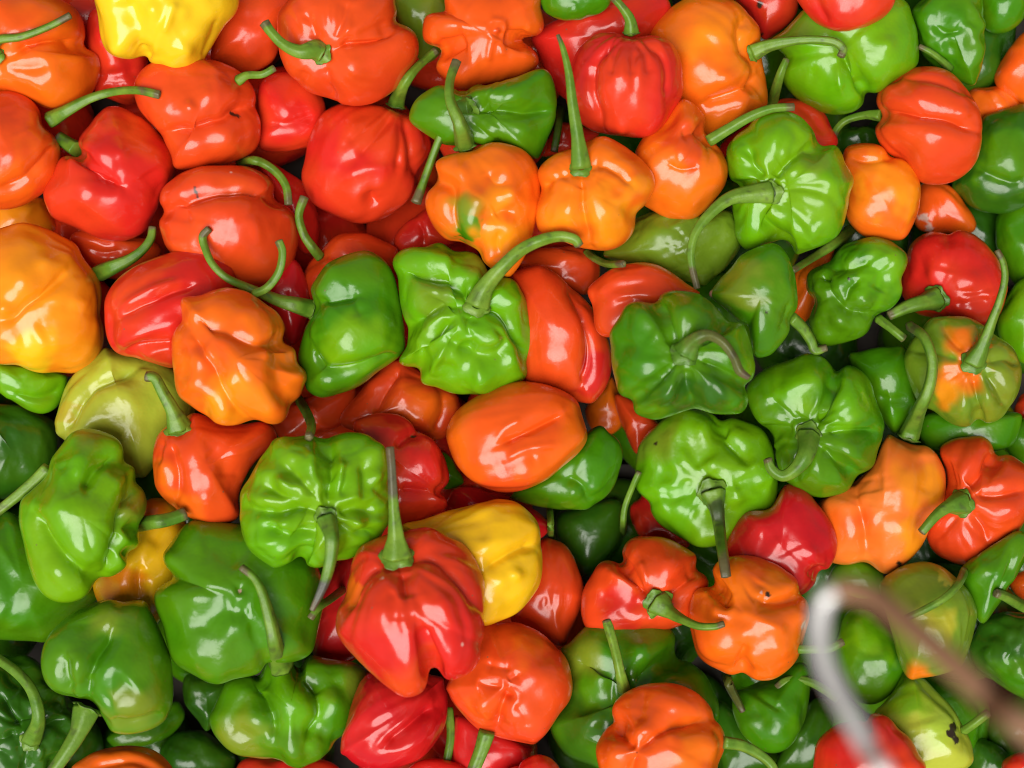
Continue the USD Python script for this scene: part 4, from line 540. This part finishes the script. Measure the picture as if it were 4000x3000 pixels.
for d in PEP:
    seed = 100 + 17 * d['i']; p = world(d['c'], d['z'] - ZREF)[0]; R3 = frame_of(p); sc = (HC - p[2]) / HC
    loc = lambda px: to_local(px, p, R3)
    out = loc(d['out']); R = polar_outline(out); H = d['H'] * sc
    pl = d['pole'] if d['pole'] is not None else (d['stem'][0] if d['stem'] is not None and not d['hid'] else None)
    dim = d['dim'] if (d['stem'] is not None or d['pole'] is not None) else 0.04
    if pl is None and d['stem'] is not None: pl = d['stem'][0]
    if pl is not None:
        u = loc(pl)[0]; q = min(np.hypot(*u) / R[int(math.atan2(u[1], u[0]) / (2 * np.pi) * len(R)) % len(R)], 1.0); a = math.atan2(u[1], u[0])
        pole = np.array([q * math.cos(a), q * math.sin(a), math.sqrt(max(1 - q * q, 0))])
    else:
        g = np.random.default_rng(seed); a = g.uniform(0, 6.28); pole = np.array([math.cos(a) * .9, math.sin(a) * .9, -.43]); pole /= np.linalg.norm(pole)
    small = d['Rm'] < 95 or d['lv'] < 1
    v, f, n, N, D, Rm = shape(SPH[4 if small else 5], R, H, seed, pole, d['lb'], d['wr'], d['ribs'], dim)
    uv = v[:, :2]; CL = np.zeros(len(v))
    for line, w, dep in d['cr']:
        ln = loc(catmull(line, 5, False)) if len(line) > 2 else loc(line); w = w * sc
        ds, at = seg_dist(uv, ln)
        fade = 0.35 + 0.65 * smooth(at / 0.18) * smooth((1 - at) / 0.18)
        if dep > 0 and w <= 14.5 * sc:                    # a tight cleft between two puffed lobes
            lw = 0.32 * Rm; x = np.clip(ds / lw, 0, 1); x = np.sqrt(x * x + (0.14 * w / lw) ** 2); x = np.clip(x, 0, 1)
            CL = np.minimum(CL, -min(1.9 * dep, 0.30) * Rm * fade * (1 - np.sqrt(1 - (1 - x) ** 2)))
        elif dep > 0: D -= 1.3 * dep * Rm * fade * np.exp(-(ds / (1.5 * w)) ** 2)
        else: D -= dep * Rm * fade * np.exp(-(ds / w) ** 2)
    for c, r, h in d['b']:
        u = loc(c)[0]; r = r * sc; D += h * Rm * np.exp(-((uv - u) ** 2).sum(1) / (0.75 * r) ** 2) * 1.4
    soft = 1 - 0.55 * smooth((0.32 - np.abs(n[:, 2])) / 0.32)           # keep the outline
    v = v + N * (D * soft + CL * soft)[:, None]
    for _ in range(2): v = 0.5 * v + 0.5 * (SMOOTH[4 if small else 5] @ v)
    col = pigment(d['col'], n, seed)
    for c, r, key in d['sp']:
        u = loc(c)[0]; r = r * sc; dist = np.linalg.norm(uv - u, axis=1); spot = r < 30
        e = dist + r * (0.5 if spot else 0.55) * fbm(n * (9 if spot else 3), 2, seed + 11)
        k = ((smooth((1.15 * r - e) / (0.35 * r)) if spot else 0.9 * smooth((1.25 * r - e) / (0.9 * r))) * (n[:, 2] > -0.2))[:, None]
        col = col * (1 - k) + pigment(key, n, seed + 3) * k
    W3 = p + v @ R3.T
    base = np.array([p[0], p[1], W3[:, 2].min()])
    x = UsdGeom.Xform.Define(stage, numbered('/World/' + NOUN[d['col']])); x.AddTranslateOp().Set(Gf.Vec3d(*(base * U)))
    tag(x.GetPrim(), d['label'], 'pepper'); path = str(x.GetPath())
    put(path + '/body', W3 - base, f, M_GREEN if d['col'] in GREENS else M_RIPE, col)
    if d['stem'] is None: continue
    # stem
    st = catmull(d['stem'], 7, False); L = np.r_[0, np.cumsum(np.linalg.norm(np.diff(st, axis=0), axis=1))]; t = L / L[-1]
    Lp = np.r_[0, np.cumsum(np.linalg.norm(np.diff(d['stem'], axis=0), axis=1))]
    wid = np.interp(t, np.linspace(0, 1, len(d['w'])) if len(d['w']) != len(Lp) else Lp / Lp[-1], d['w']) * 0.85
    u0 = loc(st[0])[0]; front = n[:, 2] > -0.15; dd = np.linalg.norm(v[:, :2] - u0, axis=1) + np.where(front, 0, 1e6); near = np.argsort(dd)[:6]
    z0 = W3[near, 2].mean(); nb = vnormals(v, f)[near].mean(0); nb = R3 @ (nb / np.linalg.norm(nb))
    ins = np.hypot(*u0) < R[int(math.atan2(u0[1], u0[0]) / (2 * np.pi) * len(R)) % len(R)]
    if not ins: z0 = min(z0, p[2] + 0.2 * H)
    zz = z0 + d['rise'] * np.sin(t * np.pi * 0.6) + (wid[0] * 0.1)
    if not d['hid']:
        tv, own = top_at(st); need = tv + wid * 0.6 + 4; need[own < 0] = -1e4; need[own >= 1000] = -1e4
        need = np.where(own == d['i'], np.where(t < 0.2, -1e4, need), need)
        hw = max(2, int(round(26 / (L[-1] / len(t)))))                     # a smooth upper envelope: the stem bends gently over what it crosses
        env = np.array([max(need[max(i - hw, 0):i + hw + 1].max(), zz[i]) for i in range(len(t))])
        k = np.exp(-np.arange(-2 * hw, 2 * hw + 1) ** 2 / (2.0 * (0.8 * hw) ** 2)); k /= k.sum()
        zs = np.convolve(np.r_[[env[0]] * 2 * hw, env, [env[-1]] * 2 * hw], k, 'valid'); lead = smooth(t * L[-1] / (0.9 * wid[0] + 12))
        zz = zz * (1 - lead) + np.maximum(zs, zz) * lead
    rad = wid / 2 * np.where(np.arange(len(t)) < 1, .95, 1)
    P3 = world(st, zz); rad = rad * (HC - zz) / HC
    V, F, tt = tube(P3, rad, 18, 0.09, seed)
    cs = stem_colors(tt, (V - V[0]) / 60.0 + seed, seed, d)
    cut = np.zeros(len(V)); cut[-2] = 1; cs[-2] = (0.24, 0.20, 0.10)
    put(path + '/stem', V - base, F, M_STEM, cs)
    if d['calyx']:
        dirn = P3[3] - P3[0]; dirn /= np.linalg.norm(dirn); ax = nb * 0.75 + dirn * 0.45; ax /= np.linalg.norm(ax)
        a = np.cross(ax, [0.2, 0.9, 0.1]); a /= np.linalg.norm(a); b = np.cross(ax, a); r0 = wid[0] * 0.53 * (HC - z0) / HC
        th = np.arange(40) / 40 * 2 * np.pi; g = np.random.default_rng(seed + 9); ph0 = g.uniform(0, 6)
        lob = 1 + 0.10 * np.cos(5 * th + ph0) + 0.05 * np.cos(3 * th + g.uniform(0, 6)) + 0.035 * np.cos(13 * th + g.uniform(0, 6))
        V, k = [], 0
        for rr, hh, lo in ((0.75, -0.14, .6), (1.0, -0.02, 1), (1.05, 0.03, 1), (0.99, 0.08, 1), (0.86, 0.12, .7), (0.80, 0.24, .3), (0.5, 0.34, .1)):
            V.append(P3[0] + ax * (hh * r0 + r0 * 0.06 * np.cos(5 * th + ph0 + 1)[:, None] * lo) + r0 * rr * (1 + (lob - 1) * lo)[:, None] * (np.cos(th)[:, None] * a + np.sin(th)[:, None] * b))
        ring = len(V); V = np.vstack(V); F = []
        for i in range(ring - 1):
            for j in range(40):
                q0, q1 = i * 40 + j, i * 40 + (j + 1) % 40; F += [(q0, q1, q1 + 40), (q0, q1 + 40, q0 + 40)]
        lev = np.repeat(np.arange(ring), 40) / (ring - 1.0)
        cc = stem_colors(lev * 0.1, (V - V[0]) / 50.0 + seed, seed + 4, dict(d, m2=None)); k = smooth((0.55 - lev) / 0.35)[:, None] * 0.75
        cc = cc * (1 - k) + np.array((0.050, 0.065, 0.022)) * k
        put(path + '/calyx', V - base, np.array(F), M_STEM, cc)

# ---------------------------------------------------------------- the rest of the pile: under it and beyond the frame
PROTO = [('V', 'red'), ('R', 'red'), ('G', 'green'), ('O', 'orange'), ('D', 'dark green'), ('R', 'red')]
FIRST = {}
def head(s):
    for cut in (',', ' with ', ' whose ', ' cut by ', ' that '): s = s.split(cut)[0]
    return s
HEADS = [head(d['label']) for d in PEP]
TAKEN = set()
def gap_label(word, c):
    """names a buried pepper by the two labelled peppers nearest to the gap it shows in"""
    near = sorted((math.hypot(d['c'][0] - c[0], d['c'][1] - c[1]), d['i']) for d in PEP)
    for r, i in near:
        if HEADS.count(HEADS[i]) > 1 or len(HEADS[i].split()) > 9 or PEP[i]['lv'] < 2: continue
        for rel in ('in the gap beside', 'low in a gap near'):
            s = '%s pepper %s the %s' % (word, rel, HEADS[i])
            if s not in TAKEN and len(s.split()) <= 16:
                TAKEN.add(s); return s
for c, z, k, s, rz, beyond in FILL:
    key, word = PROTO[k]; p = world(c, z - ZREF)[0]
    x = UsdGeom.Xform.Define(stage, numbered('/World/' + NOUN[key])); x.AddTranslateOp().Set(Gf.Vec3d(*((p - [0, 0, 100 * s]) * U))); x.AddRotateZOp().Set(rz); x.AddScaleOp().Set(Gf.Vec3f(s, s, s))
    if beyond: tag(x.GetPrim(), '%s pepper beyond the edge of the picture' % word, 'pepper', '%s peppers beyond the picture' % word)
    else: tag(x.GetPrim(), gap_label(word, c), 'pepper', 'peppers buried in the gaps of the pile')
    if k in FIRST:
        x.GetPrim().GetReferences().AddInternalReference(FIRST[k]); x.GetPrim().SetInstanceable(True); continue
    FIRST[k] = x.GetPath(); g = np.random.default_rng(900 + k)
    ang = np.arange(360) / 360 * 2 * np.pi; R = 128 * (1 + sum(g.uniform(.02, .07) * np.cos(m * ang + g.uniform(0, 6)) for m in (2, 3, 5)))
    v, f, n, N, D, Rm = shape(SPH[4], R, 100, 900 + k, np.array([.6, .5, .62]) / np.linalg.norm([.6, .5, .62]), .04, .5, .4, .12)
    put(str(x.GetPath()) + '/body', v + N * D[:, None] + [0, 0, 100], f, M_GREEN if key in GREENS else M_RIPE, pigment(key, n, 900 + k))

# ---------------------------------------------------------------- what the pile lies on
m = usdkit.material(stage, '/World/Looks/crate_wood', {'tc': ('texture_coordinate', {}), 'mp': ('mapping', {'scale': (3, 40, 20)}), 'n': ('noise_texture', {'scale': 4.0, 'detail': 6.0}),
    'r': ('rgb_ramp', {'ramp': [(0.3, (0.020, 0.014, 0.009)), (0.7, (0.045, 0.032, 0.020))]}), 'p': ('principled_bsdf', {'roughness': 0.7})},
    [('tc.object', 'mp.vector'), ('mp.vector', 'n.vector'), ('n.fac', 'r.fac'), ('r.color', 'p.base_color')], surface='p.BSDF')
fl = UsdGeom.Xform.Define(stage, '/World/crate_floor'); tag(fl.GetPrim(), kind='structure')
zf = (-ZREF - SINK) * U
for k in range(9):
    b = trimesh.creation.box((0.62, 0.058, 0.012)); b.apply_translation((0, (k - 4) * 0.060, zf - 0.007 - 0.0008 * (k % 3)))
    usdkit.mesh(stage, numbered('/World/crate_floor/plank'), b, m)

# ---------------------------------------------------------------- bent wire handle close to the lens
M_STEEL = usdkit.material(stage, '/World/Looks/bare_steel', {'tc': ('texture_coordinate', {}), 'n': ('noise_texture', {'scale': 90.0, 'detail': 4.0}),
    'r': ('rgb_ramp', {'ramp': [(0.35, (0.70, 0.68, 0.65)), (0.65, (0.92, 0.91, 0.90))]}), 'p': ('principled_bsdf', {'metallic': 0.35, 'roughness': 0.30})},
    [('tc.object', 'n.vector'), ('n.fac', 'r.fac'), ('r.color', 'p.base_color')], surface='p.BSDF')
M_BROWN = usdkit.material(stage, '/World/Looks/brown_coating', {'tc': ('texture_coordinate', {}), 'n': ('noise_texture', {'scale': 120.0, 'detail': 4.0}),
    'r': ('rgb_ramp', {'ramp': [(0.3, (0.24, 0.115, 0.060)), (0.7, (0.32, 0.16, 0.085))]}), 'p': ('principled_bsdf', {'roughness': 0.5})},
    [('tc.object', 'n.vector'), ('n.fac', 'r.fac'), ('r.color', 'p.base_color')], surface='p.BSDF')
WZ = 1900.0
brown = tp('I', '3300,2420 2700,1860 2300,1480 2000,1225 1720,965 1460,735 1290,605 1140,552 1060,562')
steel = tp('I', '1060,562 1000,600 955,700 950,860 985,1020 1060,1180 1160,1370 1270,1570 1370,1740 1500,1960 1750,2350')
bz = np.array([300, 1400, 2050, 2030, 2000, 1960, 1930, 1910, 1905.]); sz = np.array([1905, 1900, 1900, 1905, 1915, 1930, 1950, 1970, 1980, 1500, 400.])
h = UsdGeom.Xform.Define(stage, '/World/wire_handle'); hb = world(tp('I', '1100,900')[0], WZ)[0]; h.AddTranslateOp().Set(Gf.Vec3d(*(hb * U)))
tag(h.GetPrim(), 'blurred bent wire handle close to the lens, one leg shiny metal, other leg brown', 'handle')
for nm, pts, z, mat, w0, w1 in (('brown_leg', brown, bz, M_BROWN, 60, 36), ('steel_leg', steel, sz, M_STEEL, 36, 42)):
    c = catmull(np.c_[pts, z], 8, False); P3 = world(c[:, :2], c[:, 2]); rad = np.linspace(w0, w1, len(c)) / 2 * (HC - c[:, 2]) / HC
    rad = np.full(len(c), 9.8 if nm == 'steel_leg' else 12.5)
    V, F, tt = tube(P3, rad, 20, 0.0, 3); put('/World/wire_handle/' + nm, V - hb, F, mat)
